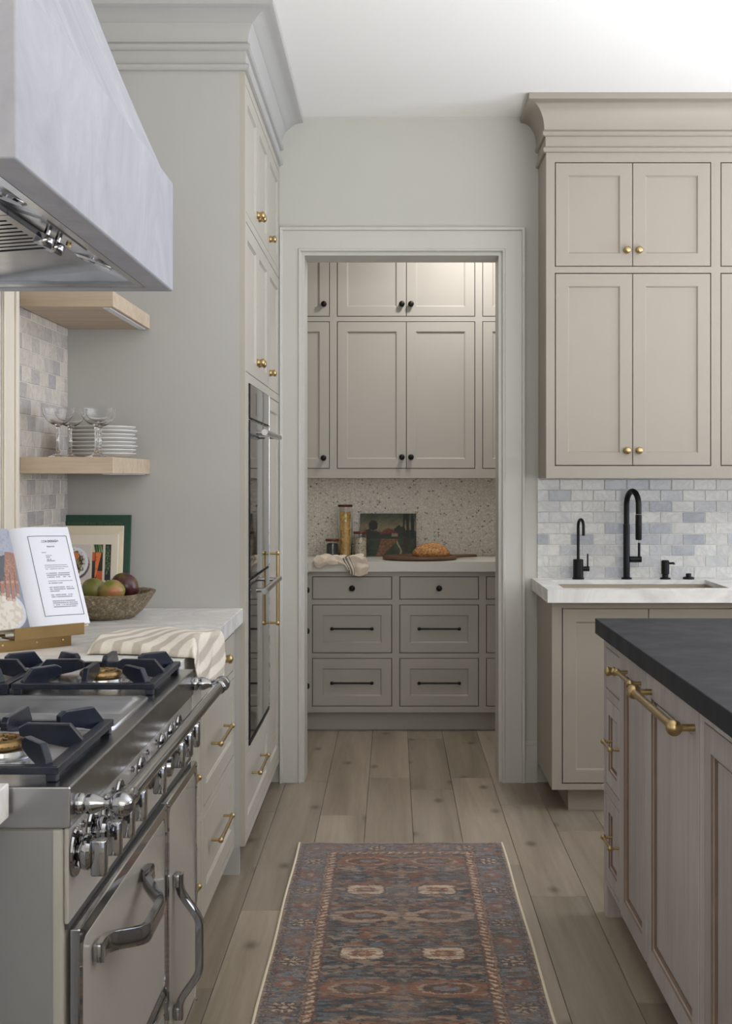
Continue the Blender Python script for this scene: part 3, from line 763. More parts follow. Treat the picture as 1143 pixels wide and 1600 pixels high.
# bread board and loaf
t = thing('bread_board', (.15, 7.45, .9405), 'round dark wooden board with a handle under the loaf', 'board')
bm = B(); z = .9405
lathe(bm, [(.19, 0), (.208, .004), (.212, .012), (.208, .019), (.195, .020), (.19, .0175), (.01, .0175)], (.15, 7.44, z), seg=56)
part('disc', bm, 'board', t, smooth=True, ang=40)
bm = B(); pts = [Vector((.33, 7.50, z+.012)), Vector((.385, 7.52, z+.013)), Vector((.43, 7.535, z+.014)), Vector((.475, 7.55, z+.014))]
tube(bm, pts, [1.3, 1, 1.05, .9], sq=(.008, .019)); part('handle', bm, 'board', t, smooth=True)
bm = B(); bmesh.ops.create_icosphere(bm, subdivisions=5, radius=1)
for v in bm.verts:
    p = v.co.copy(); r_ = 1+.05*math.sin(p.x*3+1)*math.cos(p.y*4)+.02*math.sin(p.x*11+p.y*9)
    zz = max(p.z, -.25)
    v.co = Vector((.214+p.x*.111*r_*(1-.12*max(0, zz)), 7.45+p.y*.085*r_, .9585+(zz+.25)*.0585*r_))
bm_s = part('bread_loaf', bm, 'bread', None, at=(.214, 7.45, .9585), smooth=True, ang=80); tag(bm_s, 'crusty round brown loaf on the dark wooden board', 'bread')

# linen towel hanging over the pantry counter edge
def towel_pantry():
    def P(A, Bv):
        # A across width, B from back (0) to hanging end (1)
        n = len(A)
        x = -.428+.275*A+.012*np.sin(Bv*6+A*4)
        s = Bv*.245
        lim = .105
        y = 7.315-np.minimum(s, lim)+.04*(A-.5)*(1-Bv)
        over = np.clip(s-lim, 0, 1)
        ln = .30+.70*np.clip((A-.50)*7, 0, 1)+.30*np.clip((.35-A)*3, 0, 1)*np.abs(np.sin(A*14))
        z = .9475+.022*np.abs(np.sin(A*9+Bv*2.5))*(1-.6*Bv)*np.clip(1-over*6, 0.15, 1)+.014*vn(A*6, Bv*5, 12)
        z = z-over*.62*ln-np.clip(over*9, 0, 1)*.004
        y = y-np.clip(over*14, 0, 1)*(.007+.012*np.abs(np.sin(A*11+2*Bv)))
        y = np.where(over > 0, np.minimum(y, 7.2085), y)
        z = np.maximum(z, np.where(y > 7.213, .944, -1))
        x = x+over*(.10*(A-.3)+.05)
        return np.stack([x, y, z], 1)
    def C(A, Bv):
        c = np.tile(L3(212, 198, 182), (len(A), 1))*(.93+.1*vn(A*20, Bv*20, 3))[:, None]
        for k, w, col in ((.60, .012, (60, 56, 56)), (.655, .03, (120, 112, 108)), (.71, .010, (62, 58, 58))):
            c = mixc(c, (abs(A-k) < w*.6).astype(float), L3(*col))
        c = mixc(c, ((Bv > .985)).astype(float)*.4, L3(120, 110, 100))
        return c
    o = painted('tea_towel', P, 90, 70, C, 'linen', None, at=(-.32, 7.26, .94), thick=.0025)
    tag(o, 'crumpled cream linen towel with dark stripes draped over the pantry counter edge', 'towel')
towel_pantry()

# ------------------------------------------------------------------ left: tall oven cabinet
FT = Face('left', TX)
D = TX-XL-.001
t = thing('tall_cabinet', (-.84, 5.33, 0), 'tall cream built-in cabinet around the black wall ovens, left of the doorway', 'cabinet')
ovh = (4.745, 5.492, .430, 1.745)
cA = (4.655, 5.10, 5.505, 6.0)
holes = [(4.655, 5.495, 2.345, 2.80), (4.655, 5.495, 1.778, 2.313), ovh, (4.655, 5.495, .13, .402), (5.515, 6.0, 2.345, 2.80), (5.515, 6.0, 1.778, 2.313), (5.515, 6.0, .13, 1.745)]
bm = B(); FT.box(bm, TY+.021, YB-.031, .10, 3.06, -D, -.60); part('carcass', bm, 'cab_cool_lit', t)
bm = B(); box(bm, XL+.001, TX-.0195, TY, TY+.02, .0, 3.06); part('side_panel', bm, 'cab_cool_lit', t)
bm = B(); box(bm, XL+.04, TX-.061, YB-.03, YB-.001, .101, 3.059); part('side_panel', bm, 'cab_cool_lit', t)
bm = B(); box(bm, XL+.04, TX-.061, 5.496, 5.514, .10, 3.06); part('divider', bm, 'cab_cool_lit', t)
bm = B(); slab(bm, FT, TY+.0003, YB-.001, .10, 3.06, holes, -.0195, 0); part('face_frame', bm, 'cab_warm_lit', t)
bm = B()
for h in holes:
    if h is not ovh: FT.box(bm, h[0], h[1], h[2], h[3], -.03, -.0215)
part('gap_shade', bm, 'recess_dark', t)  # dark backing that paints shade into the gaps around the fronts
def addfront(kind, a, b, c, d, hw, mat, F, par, **op):
    bm = B(); gl, gr = op.pop('gl', .0038), op.pop('gr', .0038)
    shaker(bm, F, a+gl, b-gr, c+.003, d-.003, **op); o = part(kind, bm, mat, par)
    for h in hw: inst(h[0], h[3], o, F.p(h[1], h[2], op.get('w', 0)), F.rot(len(h) > 4 and h[4]))
    return o
for v0, v1, kv in ((2.345, 2.80, 2.41), (1.778, 2.313, 1.844)):
    addfront('door', 4.655, 5.075, v0, v1, [('knob', 5.045, kv, KN_B)], 'cab_warm_lit', FT, t, gr=.0016)
    addfront('door', 5.075, 5.495, v0, v1, [('knob', 5.105, kv, KN_B)], 'cab_warm_lit', FT, t, gl=.0016)
    addfront('door', 5.515, 6.0, v0, v1, [('knob', 5.548, kv, KN_B)], 'cab_warm_lit', FT, t)
addfront('door', 5.515, 6.0, .13, 1.745, [('pull', 5.545, .935, pull('brass', .30, r=.0065, st=.035), True)], 'cab_warm_lit', FT, t)
addfront('drawer', 4.655, 5.495, .13, .402, [('pull', 5.0, .312, pull('brass', .31, st=.032))], 'cab_warm_lit', FT, t)
bm = B(); box(bm, XL+.001, TX-.075, TY+.02, YB-.001, 0, .10); part('toe_kick', bm, 'cab_cool_lit', t)
# double wall oven
t = thing('wall_oven', (-.84, 5.12, .43), 'black glass double wall oven with steel bar handles built into the tall cabinet', 'oven')
bm = B(); FT.box(bm, 4.76, 5.48, .435, 1.74, -.59, -.001); part('body', bm, 'steel', t)
def oven_panel(name, v0, v1, win=None, frame=True):
    bm = B(); FT.box(bm, 4.748, 5.489, v0, v1, .0005, .0045); o = part(name, bm, 'black', t)
    bm = B(); FT.box(bm, 5.466, 5.4885, v0+.001, v1-.001, .0047, .0075, .001); part('trim_strip', bm, 'steel', o)
    bm = B(); FT.box(bm, 4.750, 5.462, v0+.003, v1-.003, .0047, .0065); part('glass', bm, 'blackglass', o)
    return o
oven_panel('control_panel', 1.617, 1.743)
bm = B(); FT.box(bm, 4.95, 5.27, 1.635, 1.72, .0067, .0072); part('display', bm, 'blackglass', t)
for v0, v1, hz in ((1.037, 1.611, 1.568), (.452, 1.031, .985)):
    o = oven_panel('oven_door', v0, v1)
    bm = B(); tube(bm, [FT.p(4.81, hz, .052), FT.p(5.43, hz, .052)], .0115, 18)
    for y_ in (4.86, 5.38): tube(bm, [FT.p(y_, hz, .016), FT.p(y_, hz, .052)], .008, 12)
    part('handle', bm, 'steel_y', o, smooth=True)
bm = B(); FT.box(bm, 4.748, 5.489, .432, .448, .0005, .006, .001)
part('vent', bm, 'black', t)

# ------------------------------------------------------------------ left base cabinets
BXf = -.560; FL = Face('left', BXf); DL = BXf-XL-.001
PL30 = pull('brass', .30, st=.030)
def lstack(a, b, hc, hl, kn=None):
    return [('drawer', a, b, .726, .858, [('knob', kn or hc+.15, .802, KN_B)], dict(flat=True)),
            ('drawer', a, b, .426, .70, [('pull', hc, .583, hl)]), ('drawer', a, b, .124, .40, [('pull', hc, .286, hl)])]
HL = lambda a, b: [(a, b, .726, .858), (a, b, .426, .70), (a, b, .124, .40)]
cabinet_p('drawer_cabinet', 'cream base cabinet of wide drawers beside the tall oven cabinet', 'cabinet', FL, 3.85, TY-.001, .10, .8888, DL, lstack(3.875, 4.605, 4.185, PL30), 'cab_warm_lit', HL(3.875, 4.605), toe=(.06, 0, 0), void=.04)
cabinet_p('drawer_cabinet', 'cream base cabinet of narrow drawers right behind the range', 'cabinet', FL, 3.235, 3.85, .10, .8888, DL, lstack(3.26, 3.825, 3.50, pull('brass', .16, st=.030), 3.40), 'cab_warm_lit', HL(3.26, 3.825), toe=(.06, 0, 0), void=.04)
bm = B(); box(bm, XL+.001, -.530, 3.232, TY-.001, .8892, .941, .002, 2)
o = part('countertop', bm, 'marble', None, at=(-.84, 3.9, .889)); tag(o, 'white marble countertop beyond the range holding the bowl and cookbooks', 'countertop')
# near counter on this side of the range
bm = B(); box(bm, XL+.001, -.578, .7, 1.975, .889, .941, .002, 2)
o = part('countertop', bm, 'marble', None, at=(-.86, 1.3, .889)); tag(o, 'white marble countertop corner in front of the range at the left edge', 'countertop')
cabinet_p('base_cabinet', 'cream base cabinet under the near marble corner, hidden at the left edge', 'cabinet', Face('left', -.612), .72, 1.97, .10, .8888, -.612-XL-.001, [('door', .75, 1.34, .124, .858), ('door', 1.36, 1.94, .124, .858)], 'cab_cool_lit', [(.75, 1.34, .124, .858), (1.36, 1.94, .124, .858)], toe=(.06, 0, 0), void=.04)
# low marble slab behind the range
structure('trim_7', bx(XL, XL+.012, .7, 3.825, .9415, 2.6), 'marble')

# ------------------------------------------------------------------ shelves
def shelf(z0, z1, label):
    t = thing('floating_shelf', (-1.0, 4.32, z0), label, 'shelf')
    bm = B(); box(bm, XL+.0125, -.857, 4.02, TY-.002, z0, z1, .0015)
    part('board', bm, 'shelf', t)
    bm = B(); box(bm, -.893, -.870, 4.035, TY-.02, z0-.003, z0-.0002, .0008); part('light_channel', bm, 'led', t)
    return t
shelf(1.414, 1.465, 'pale oak floating shelf holding coupe glasses and plates')
shelf(1.925, 1.974, 'empty pale oak floating shelf just below the range hood')

# coupe glasses
def coupe(x, y, label):
    z = 1.4655; H = .154
    bm = B()
    prof = [(.001, .0), (.031, .0005), (.032, .002), (.020, .0045), (.008, .010), (.0052, .02), (.0048, .05), (.0045, .085), (.006, .094), (.012, .0985)]
    outer = [(.024, .104), (.036, .114), (.045, .128), (.0495, .142), (.0515, .154)]
    inner = [(.0503, .154), (.0482, .142), (.0437, .1288), (.0350, .1158), (.023, .1062), (.010, .1015), (.001, .1005)]
    lathe(bm, prof+outer+inner, (x, y, z), seg=40)
    o = part('coupe_glass', bm, 'glass', None, at=(x, y, z), smooth=True, ang=60)
    tag(o, label, 'glass', 'coupe glasses on the shelf')
coupe(-1.040, 4.075, 'leftmost coupe glass at the front of the oak shelf near the tiles')
coupe(-1.030, 4.19, 'coupe glass just behind the leftmost one, beside the tiles')
coupe(-.922, 4.075, 'coupe glass standing clear in front of the plate stack')
coupe(-.932, 4.175, 'rightmost coupe glass, between the front glass and the plates')
# plates
names = ['bottom', 'second from the bottom', 'third from the bottom', 'fourth from the bottom', 'fourth from the top', 'third from the top', 'second from the top', 'top']
pz = 1.4655
for i in range(8):
    R = .112*(1, .985, 1.01, .99, 1.015, .985, 1.02, .99)[i]; h = .0155
    x, y = -.968+random.uniform(-.003, .003), 4.375+random.uniform(-.003, .003)
    bm = B(); lathe(bm, [(.07*R/.112, 0), (.078, .0005), (.09, .004), (R-.003, .0135), (R, .0155), (R-.001, .0175), (R-.006, .0165), (.088, .0075), (.076, .0045), (.002, .004)], (x, y, pz), seg=56)
    o = part('plate', bm, 'china', None, at=(x, y, pz), smooth=True, ang=50)
    tag(o, 'white stoneware plate, %s of the stack on the oak shelf' % names[i], 'plate', 'plates stacked on the oak shelf')
    pz += .0126 if i < 7 else 0

# ------------------------------------------------------------------ range hood
HX, H0, H1, HZ = -.55, 1.914, 3.28, 1.866
t = thing('range_hood', (-.85, 2.6, HZ), 'large pale plaster range hood with a boxed skirt and sloping top', 'range hood')
xb = XL+.0125
def hr(xf, y0, y1, z): return [(xb, y0, z), (xf, y0, z), (xf, y1, z), (xb, y1, z)]
w_ = .058
loops = [hr(HX-w_, H0+w_, H1-w_, HZ+.045), hr(HX-w_, H0+w_, H1-w_, HZ), hr(HX, H0, H1, HZ), hr(HX, H0, H1, 2.137), hr(HX-.014, H0+.014, H1-.014, 2.142)]
# inner loop has its own back edge
for L_ in loops[:2]:
    L_[0] = (xb+.04, H0+w_, L_[0][2]); L_[3] = (xb+.04, H1-w_, L_[3][2])
for i in range(1, 9):
    t_ = i/8; c_ = t_-.10*math.sin(math.pi*t_)
    tt = t_+.10*math.sin(math.pi*t_)
    loops.append(hr(HX-.014-.30*tt, H0+.014+.20*tt, H1-.014-.20*tt, 2.142+(3.060-2.142)*t_))
bm = B(); R_ = rings(bm, loops, True, False, True)
o = part('shell', bm, 'plaster', t, smooth=True, ang=25)
md = o.modifiers.new('soft_arris', 'BEVEL'); md.width = .004; md.segments = 2; md.limit_method = 'ANGLE'; md.angle_limit = math.radians(35)
# stainless liner: inverted tray
xi, xo, yi0, yi1 = xb+.045, HX-w_-.002, H0+w_+.002, H1-w_-.002
zt = HZ+.004
def lr(a, b, c, d, z): return [(a, c, z), (b, c, z), (b, d, z), (a, d, z)]
bm = B()
rings(bm, [lr(xi, xo, yi0, yi1, zt), lr(xi+.028, xo-.018, yi0+.03, yi1-.03, zt+.002), lr(xi+.03, xo-.020, yi0+.034, yi1-.034, zt+.008)], True, False, False)
# sloping front strip that carries lamps and knobs, then the filter bay
xs = xo-.020; xs2 = xo-.100
fy0, fy1 = yi0+.034, yi1-.034
V_ = lambda *p: bm.verts.new(p)
q = [V_(xs, fy0, zt+.008), V_(xs, fy1, zt+.008), V_(xs2, fy1, zt+.034), V_(xs2, fy0, zt+.034)]; bm.faces.new(q)
q2 = [V_(xi+.03, fy0, zt+.008), V_(xi+.03, fy1, zt+.008)]
bm.faces.new([q[3], q[2], q2[1], q2[0]])
bm.faces.new([q[1], q2[1], q[2]]); bm.faces.new([q[0], q[3], q2[0]])
lin_o = part('liner', bm, 'liner', t)
sd = lin_o.modifiers.new('sheet', 'SOLIDIFY'); sd.thickness = .0015
sl = Vector((xs-xs2, 0, -.040)).normalized(); up_ = Vector((-sl.z, 0, sl.x)); dn = Vector((-.36, 0, -.93)).normalized()
def on_strip(f, y): return Vector((xs+(xs2-xs)*f, y, zt+.008+.026*f))
for y_ in (2.25, 2.95):
    bm = B(); lathe(bm, [(.046, -.002), (.046, .005), (.040, .009), (.034, .007), (.031, .003), (.002, .003)], on_strip(.50, y_), dn, 32)
    part('lamp', bm, 'chrome', t, smooth=True)
bm = B()
p0 = [on_strip(.16, 2.44)+dn*.001, on_strip(.16, 2.76)+dn*.001, on_strip(.86, 2.76)+dn*.001, on_strip(.86, 2.44)+dn*.001]
rings(bm, [p0, [p+dn*.004 for p in p0]], True, True, True); part('control_plate', bm, 'steel_y', t)
for y_ in (2.56, 2.64):
    bm = B(); lathe(bm, [(.006, 0), (.006, .012), (.017, .014), (.019, .018), (.019, .034), (.017, .037), (.002, .037)], on_strip(.5, y_)+dn*.004, dn, 24)
    part('knob', bm, 'chrome', t, smooth=True)
bm = B(); lathe(bm, [(.006, 0), (.006, .007), (.002, .008)], on_strip(.5, 2.72)+dn*.004, dn, 14); part('button', bm, 'brass', t, smooth=True)
# baffle filters hang under the sloping bay
def bay(f, y): return Vector((xs2+(xi+.03-xs2)*f, y, zt+.034-.026*f))
bay_d = (bay(1, 0)-bay(0, 0)).normalized(); bdn = Vector((bay_d.z, 0, -bay_d.x)); bdn = bdn if bdn.z < 0 else -bdn
for y0_, y1_ in ((2.06, 2.43), (2.435, 2.80)):
    bm = B()
    def bbox(f0, f1, ya, yb, h0, h1):
        L0 = [bay(f0, ya)+bdn*h0, bay(f1, ya)+bdn*h0, bay(f1, yb)+bdn*h0, bay(f0, yb)+bdn*h0]
        rings(bm, [L0, [p+bdn*(h1-h0) for p in L0]], True, True, True)
    bbox(.015, .95, y0_, y0_+.018, .002, .016); bbox(.015, .95, y1_-.018, y1_, .002, .016); bbox(.015, .06, y0_+.018, y1_-.018, .002, .016); bbox(.90, .95, y0_+.018, y1_-.018, .002, .016)
    fo = part('filter', bm, 'liner', t)
    k_ = 0; yy = y0_+.026
    while yy < y1_-.04:
        bm = B(); bbox(.06, .90, yy, yy+.022, .003, .014); s_ = part('slat', bm, 'liner', fo); yy += .036
    bm = B(); c_ = bay(.35, y1_-.07); tube(bm, [c_+bdn*.014+Vector((0, -.025, 0)), c_+bdn*.034+Vector((0, -.018, 0)), c_+bdn*.034+Vector((0, .018, 0)), c_+bdn*.014+Vector((0, .025, 0))], .004, 10)
    part('handle', bm, 'chrome', fo, smooth=True)

# ------------------------------------------------------------------ range
RY0, RY1 = 1.987, 3.215; RX = -.500; TXr = -.489; RT = .932
t = thing('range', (-.82, 2.6, 0), 'wide cream enamel gas range with steel top, chrome rail and chrome door handles', 'stove')
RG = t
bm = B(); box(bm, XL+.013, RX, RY0+.004, RY1-.004, .105, .868, .006, 3); part('body', bm, 'enamel', t, smooth=True)
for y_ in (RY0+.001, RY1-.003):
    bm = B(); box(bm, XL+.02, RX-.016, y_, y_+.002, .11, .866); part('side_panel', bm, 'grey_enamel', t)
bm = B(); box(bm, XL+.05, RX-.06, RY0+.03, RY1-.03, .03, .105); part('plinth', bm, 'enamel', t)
for x_ in (-1.1, -.58):
    for y_ in (RY0+.06, RY1-.06):
        bm = B(); lathe(bm, [(.02, 0), (.024, .004), (.018, .01), (.018, .105)], (x_, y_, 0), seg=16); part('leg', bm, 'chrome', t, smooth=True)
# top with griddle well
GW = (-1.00, -.532, 2.445, 2.795)
bm = B(); slab(bm, Face('top', RT), XL+.0125, TXr, RY0, RY1, [GW], -.063, 0)
o = part('cooktop', bm, 'steel_y', t); md = o.modifiers.new('edge', 'BEVEL'); md.width = .0025; md.segments = 2; md.limit_method = 'ANGLE'
bm = B(); a, b, c, d = GW
rr_ = lambda a, b, c, d, z, r: [(a+r, c, z), (b-r, c, z), (b, c+r, z), (b, d-r, z), (b-r, d, z), (a+r, d, z), (a, d-r, z), (a, c+r, z)]
rings(bm, [rr_(a-.012, b+.012, c-.012, d+.012, RT+.0003, .02), rr_(a-.010, b+.010, c-.010, d+.010, RT+.004, .02), rr_(a, b, c, d, RT+.003, .02), rr_(a+.004, b-.010, c+.006, d-.006, RT-.006, .02), rr_(a+.016, b-.030, c+.022, d-.024, RT-.028, .02)], True, False, True)
o = part('griddle', bm, 'griddle_steel', t, smooth=True, ang=40); o.modifiers.new('sheet', 'SOLIDIFY').thickness = .0015
bm = B(); rings(bm, [rr_(-.640, -.546, 2.485, 2.575, RT-.012, .03), rr_(-.640, -.546, 2.485, 2.575, RT-.002, .03)], True, True, True); o = part('drain_plate', bm, 'chrome', t)
bm = B(); lathe(bm, [(.0185, 0), (.0185, .0008), (.001, .0008)], (-.585, 2.53, RT-.002), seg=24); part('hole', bm, 'recess_dark', o)
# grates and burners
def fin(bm, p0, d, L=.105, th=.011, z0=.946, z1=.986, low=False):
    d = Vector((*d, 0)).normalized(); s = Vector((-d.y, d.x, 0))*th/2; p0 = Vector((*p0, 0))
    prof = [(0, z0), (0, .960), (.022, z1), (L-.012, z1+.001), (L, z1-.006), (L, .966), (L*.75, .957), (L*.45, z0+.004), (.03, z0)]
    A_ = [p0+d*x+s+Vector((0, 0, z)) for x, z in prof]; B_ = [p0+d*x-s+Vector((0, 0, z)) for x, z in prof]
    rings(bm, [A_, B_], True, True, True)

def burner(x, y, mat='old_brass', R=.046):
    bm = B(); lathe(bm, [(.064, 0), (.064, .003), (.056, .005), (.054, .012), (.002, .012)], (x, y, RT+.0004), seg=32); b_ = part('burner', bm, 'steel', RG, smooth=True)
    bm = B(); lathe(bm, [(R*.9, .0125), (R, .016), (R*1.04, .021), (R, .027), (R*.92, .0295), (R*.72, .0295), (R*.68, .026), (R*.30, .026), (R*.26, .031), (R*.05, .032)], (x, y, RT), seg=36)
    for k in range(10):
        a = k*.6283; c_, s_ = math.cos(a), math.sin(a)
        tube(bm, [(x+c_*R*.38, y+s_*R*.38, RT+.029), (x+c_*R*.66, y+s_*R*.66, RT+.029)], .0032, 6)
    o = part('burner_cap', bm, 'old_brass', b_, smooth=True, label='brass burner cap')
    bm = B()
    for k in range(28):
        a = k*2*math.pi/28; c_ = Vector((x+math.cos(a)*(R*1.03), y+math.sin(a)*(R*1.03), RT+.0205))
        lathe(bm, [(.0014, -.001), (.0014, .0008)], c_, (math.cos(a), math.sin(a), 0), 6)
    part('burner_ports', bm, 'recess_dark', b_)
def make_grate(xa, xb_, ya, yb):
    bm = B(); f = .020
    slab(bm, Face('top', .957), xa, xb_, ya, yb, [(xa+f, xb_-f, ya+f, yb-f)], -.013, 0)
    for fx_ in (xa+.012, xb_-.012):
        for fy_ in (ya+.012, yb-.012): box(bm, fx_-.009, fx_+.009, fy_-.009, fy_+.009, RT+.0005, .9445)
    cx, cy = (xa+xb_)/2, (ya+yb)/2; hx, hy = (xb_-xa)/2, (yb-ya)/2; k = .008
    for sx, sy in ((1, 0), (-1, 0), (0, 1), (0, -1)):
        p = (cx+sx*(hx-k), cy+sy*(hy-k)); fin(bm, p, (-sx, -sy), (hx if sx else hy)-k-.038, th=.013)
    for sx in (1, -1):
        for sy in (1, -1):
            p = (cx+sx*(hx-.018), cy+sy*(hy-.018)); fin(bm, p, (-sx, -sy*hy/hx), .098, th=.013)
    o = part('grate', bm, 'iron', RG); md = o.modifiers.new('edge', 'BEVEL'); md.width = .002; md.segments = 2; md.limit_method = 'ANGLE'; md.angle_limit = .6
    burner(cx, cy)
for ya, yb in ((2.015, 2.415), (2.825, 3.175)):
    for xa, xb_ in ((-.822, -.514), (-1.134, -.828)): make_grate(xa, xb_, ya, yb)
# control panel
bm = B(); RF = Face('left', RX)
RF.box(bm, RY0+.004, RY1-.004, .722, .868, .0004, .0075, .002); part('control_panel', bm, 'enamel', t)
def make_range_knob(y, z=.822):
    bm = B(); x0 = RX+.0078
    lathe(bm, [(.036, 0), (.038, .002), (.036, .005), (.026, .005), (.025, .001), (.017, .001)], (x0, y, z), (1, 0, 0), 32)
    k = part('knob', bm, 'chrome', RG, smooth=True)
    bm = B(); lathe(bm, [(.013, 0), (.013, .008), (.026, .010), (.028, .014), (.028, .020), (.024, .025), (.002, .026)], (x0+.002, y, z), (1, 0, 0), 28)
    part('dial', bm, 'chrome', k, smooth=True)
    bm = B(); box(bm, x0+.026, x0+.050, y-.011, y+.011, z-.036, z+.020, .003, 2); part('grip', bm, 'chrome', k, smooth=True, ang=50)
for y_ in (2.030, 2.140, 2.245, 2.355, 2.555, 2.785, 2.895, 3.000): make_range_knob(y_)
bm = B(); lathe(bm, [(.020, 0), (.020, .004), (.010, .006), (.010, .022), (.019, .026), (.022, .034), (.019, .042), (.002, .046)], (RX+.0078, 2.675, .812), (1, 0, 0), 28); part('timer_knob', bm, 'chrome', t, smooth=True)
for y_ in (2.08, 2.30, 2.47, 2.62, 2.72):
    bm = B(); lathe(bm, [(.006, 0), (.006, .004), (.002, .006)], (RX+.0078, y_, .852), (1, 0, 0), 12); part('stud', bm, 'chrome', t, smooth=True)
# chrome towel rail
bm = B(); rx, rz = -.418, .898
tube(bm, [(rx, 2.030, rz), (rx, 3.195, rz)], .0130, 24)
for y_, s in ((2.030, 1), (3.195, -1)):
    lathe(bm, [(.0165, 0), (.0172, .004), (.0165, .010), (.0165, .045), (.0172, .050), (.0150, .054), (.0125, .056)], (rx, y_-s*.002, rz), (0, s, 0), 24)
    lathe(bm, [(.004, -.021), (.013, -.018), (.0185, -.008), (.0195, .0), (.0185, .008), (.014, .015), (.008, .018)], (rx, y_-s*.010, rz), (0, s, 0), 24)
ra = part('rail', bm, 'chrome', t, smooth=True, ang=50)
for y_ in (2.024, 3.200):
    bm = B(); lathe(bm, [(.015, 0), (.017, .003), (.0165, .010), (.014, .014), (.0165, .020), (.0155, .028), (.010, .040), (.008, .048), (.0105, .052), (.009, .058), (.006, .066)], (TXr, y_ if y_ < 3 else y_+.004, rz), (1, 0, 0), 24)
    part('bracket', bm, 'chrome', ra, smooth=True, ang=50)
# oven doors: chrome frame with rounded inner corners around an enamel panel
def rrect(F, a, b, c, d, w, r, n=5):
    P = []
    for cx, cy, a0 in ((b-r, d-r, 0), (a+r, d-r, 90), (a+r, c+r, 180), (b-r, c+r, 270)):
        for k in range(n+1):
            q_ = math.radians(a0+90*k/n); P.append(F.p(cx+r*math.cos(q_), cy+r*math.sin(q_), w))
    return P
def oven_door(a, b, c, d, fr, name='oven_door'):
    bm = B(); r0, r1 = .003, .022
    rings(bm, [rrect(RF, a, b, c, d, .0085, r0), rrect(RF, a, b, c, d, .020, r0), rrect(RF, a+.0015, b-.0015, c+.0015, d-.0015, .0225, r0), rrect(RF, a+fr, b-fr, c+fr, d-fr, .0225, r1), rrect(RF, a+fr+.001, b-fr-.001, c+fr+.001, d-fr-.001, .0085, r1)], True, False, False)
    o = part(name, bm, 'chrome', t, smooth=True, ang=30, label='chrome door frame')
    bm = B(); e = fr+.0002
    rings(bm, [rrect(RF, a+e, b-e, c+e, d-e, .009, r1), rrect(RF, a+e, b-e, c+e, d-e, .019, r1), rrect(RF, a+e+.004, b-e-.004, c+e+.004, d-e-.004, .0215, r1-.003)], True, True, True)
    part('panel', bm, 'enamel', o, smooth=True, ang=30, label='cream enamel door panel')
    bm = B(); q_ = fr*.5
    for uu, vv in ((a+q_, c+q_), (b-q_, c+q_), (a+q_, d-q_), (b-q_, d-q_), (a+q_, d-q_-.05), (b-q_, d-q_-.05)):
        lathe(bm, [(.0034, 0), (.0034, .0012), (.0015, .002)], RF.p(uu, vv, .0226), (1, 0, 0), 10)
    part('screw', bm, 'chrome', o, smooth=True)
    return o
bm = B(); RF.box(bm, RY0+.01, RY1-.01, .7125, .7215, .0005, .006); part('door_gap_shade', bm, 'recess_dark', t)  # dark strip painting the shade of the gap above the oven doors
d1 = oven_door(RY0+.012, 2.772, .315, .712, .022)
d2 = oven_door(2.780, 3.195, .125, .712, .020)
d3 = oven_door(RY0+.012, 2.772, .125, .307, .022, 'drawer')
def bow(p0, p1, bulge, down, o):
    p0, p1 = Vector(p0), Vector(p1); dv = p1-p0; n = 40; pts = []
    X = Vector((1, 0, 0)); sag = Vector((0, 0, -1)) if abs(dv.y) > abs(dv.z) else Vector((0, 0, 0))
    def ss(x): x = max(0, min(1, x)); return x*x*(3-2*x)
    for i in range(n+1):
        q_ = i/n; k = ss((q_-.08)/.28)*ss((.92-q_)/.28)
        pts.append(p0+dv*q_+X*(.012+bulge*k)+sag*down*k)
    bm = B(); tube(bm, pts, 1.0, up=(1, 0, 0), sq=(.008, .0155) if sag.length else (.008, .0135))
    h = part('handle', bm, 'chrome', o, smooth=True, ang=40)
    for p in (p0, p1):
        e = dv.normalized()*.016; c_ = p+(e if p is p0 else -e)*.85
        bm = B(); box(bm, p.x-.0005, p.x+.014, c_.y-.016, c_.y+.016, c_.z-.014, c_.z+.014, .003, 2); part('mount', bm, 'chrome', o, smooth=True)
bow(RF.p(2.085, .645, .0225), RF.p(2.52, .645, .0225), .046, .018, d1)
bow(RF.p(2.862, .222, .0225), RF.p(2.862, .538, .0225), .044, 0, d2)

# ------------------------------------------------------------------ things on the left counter
cz = .9412
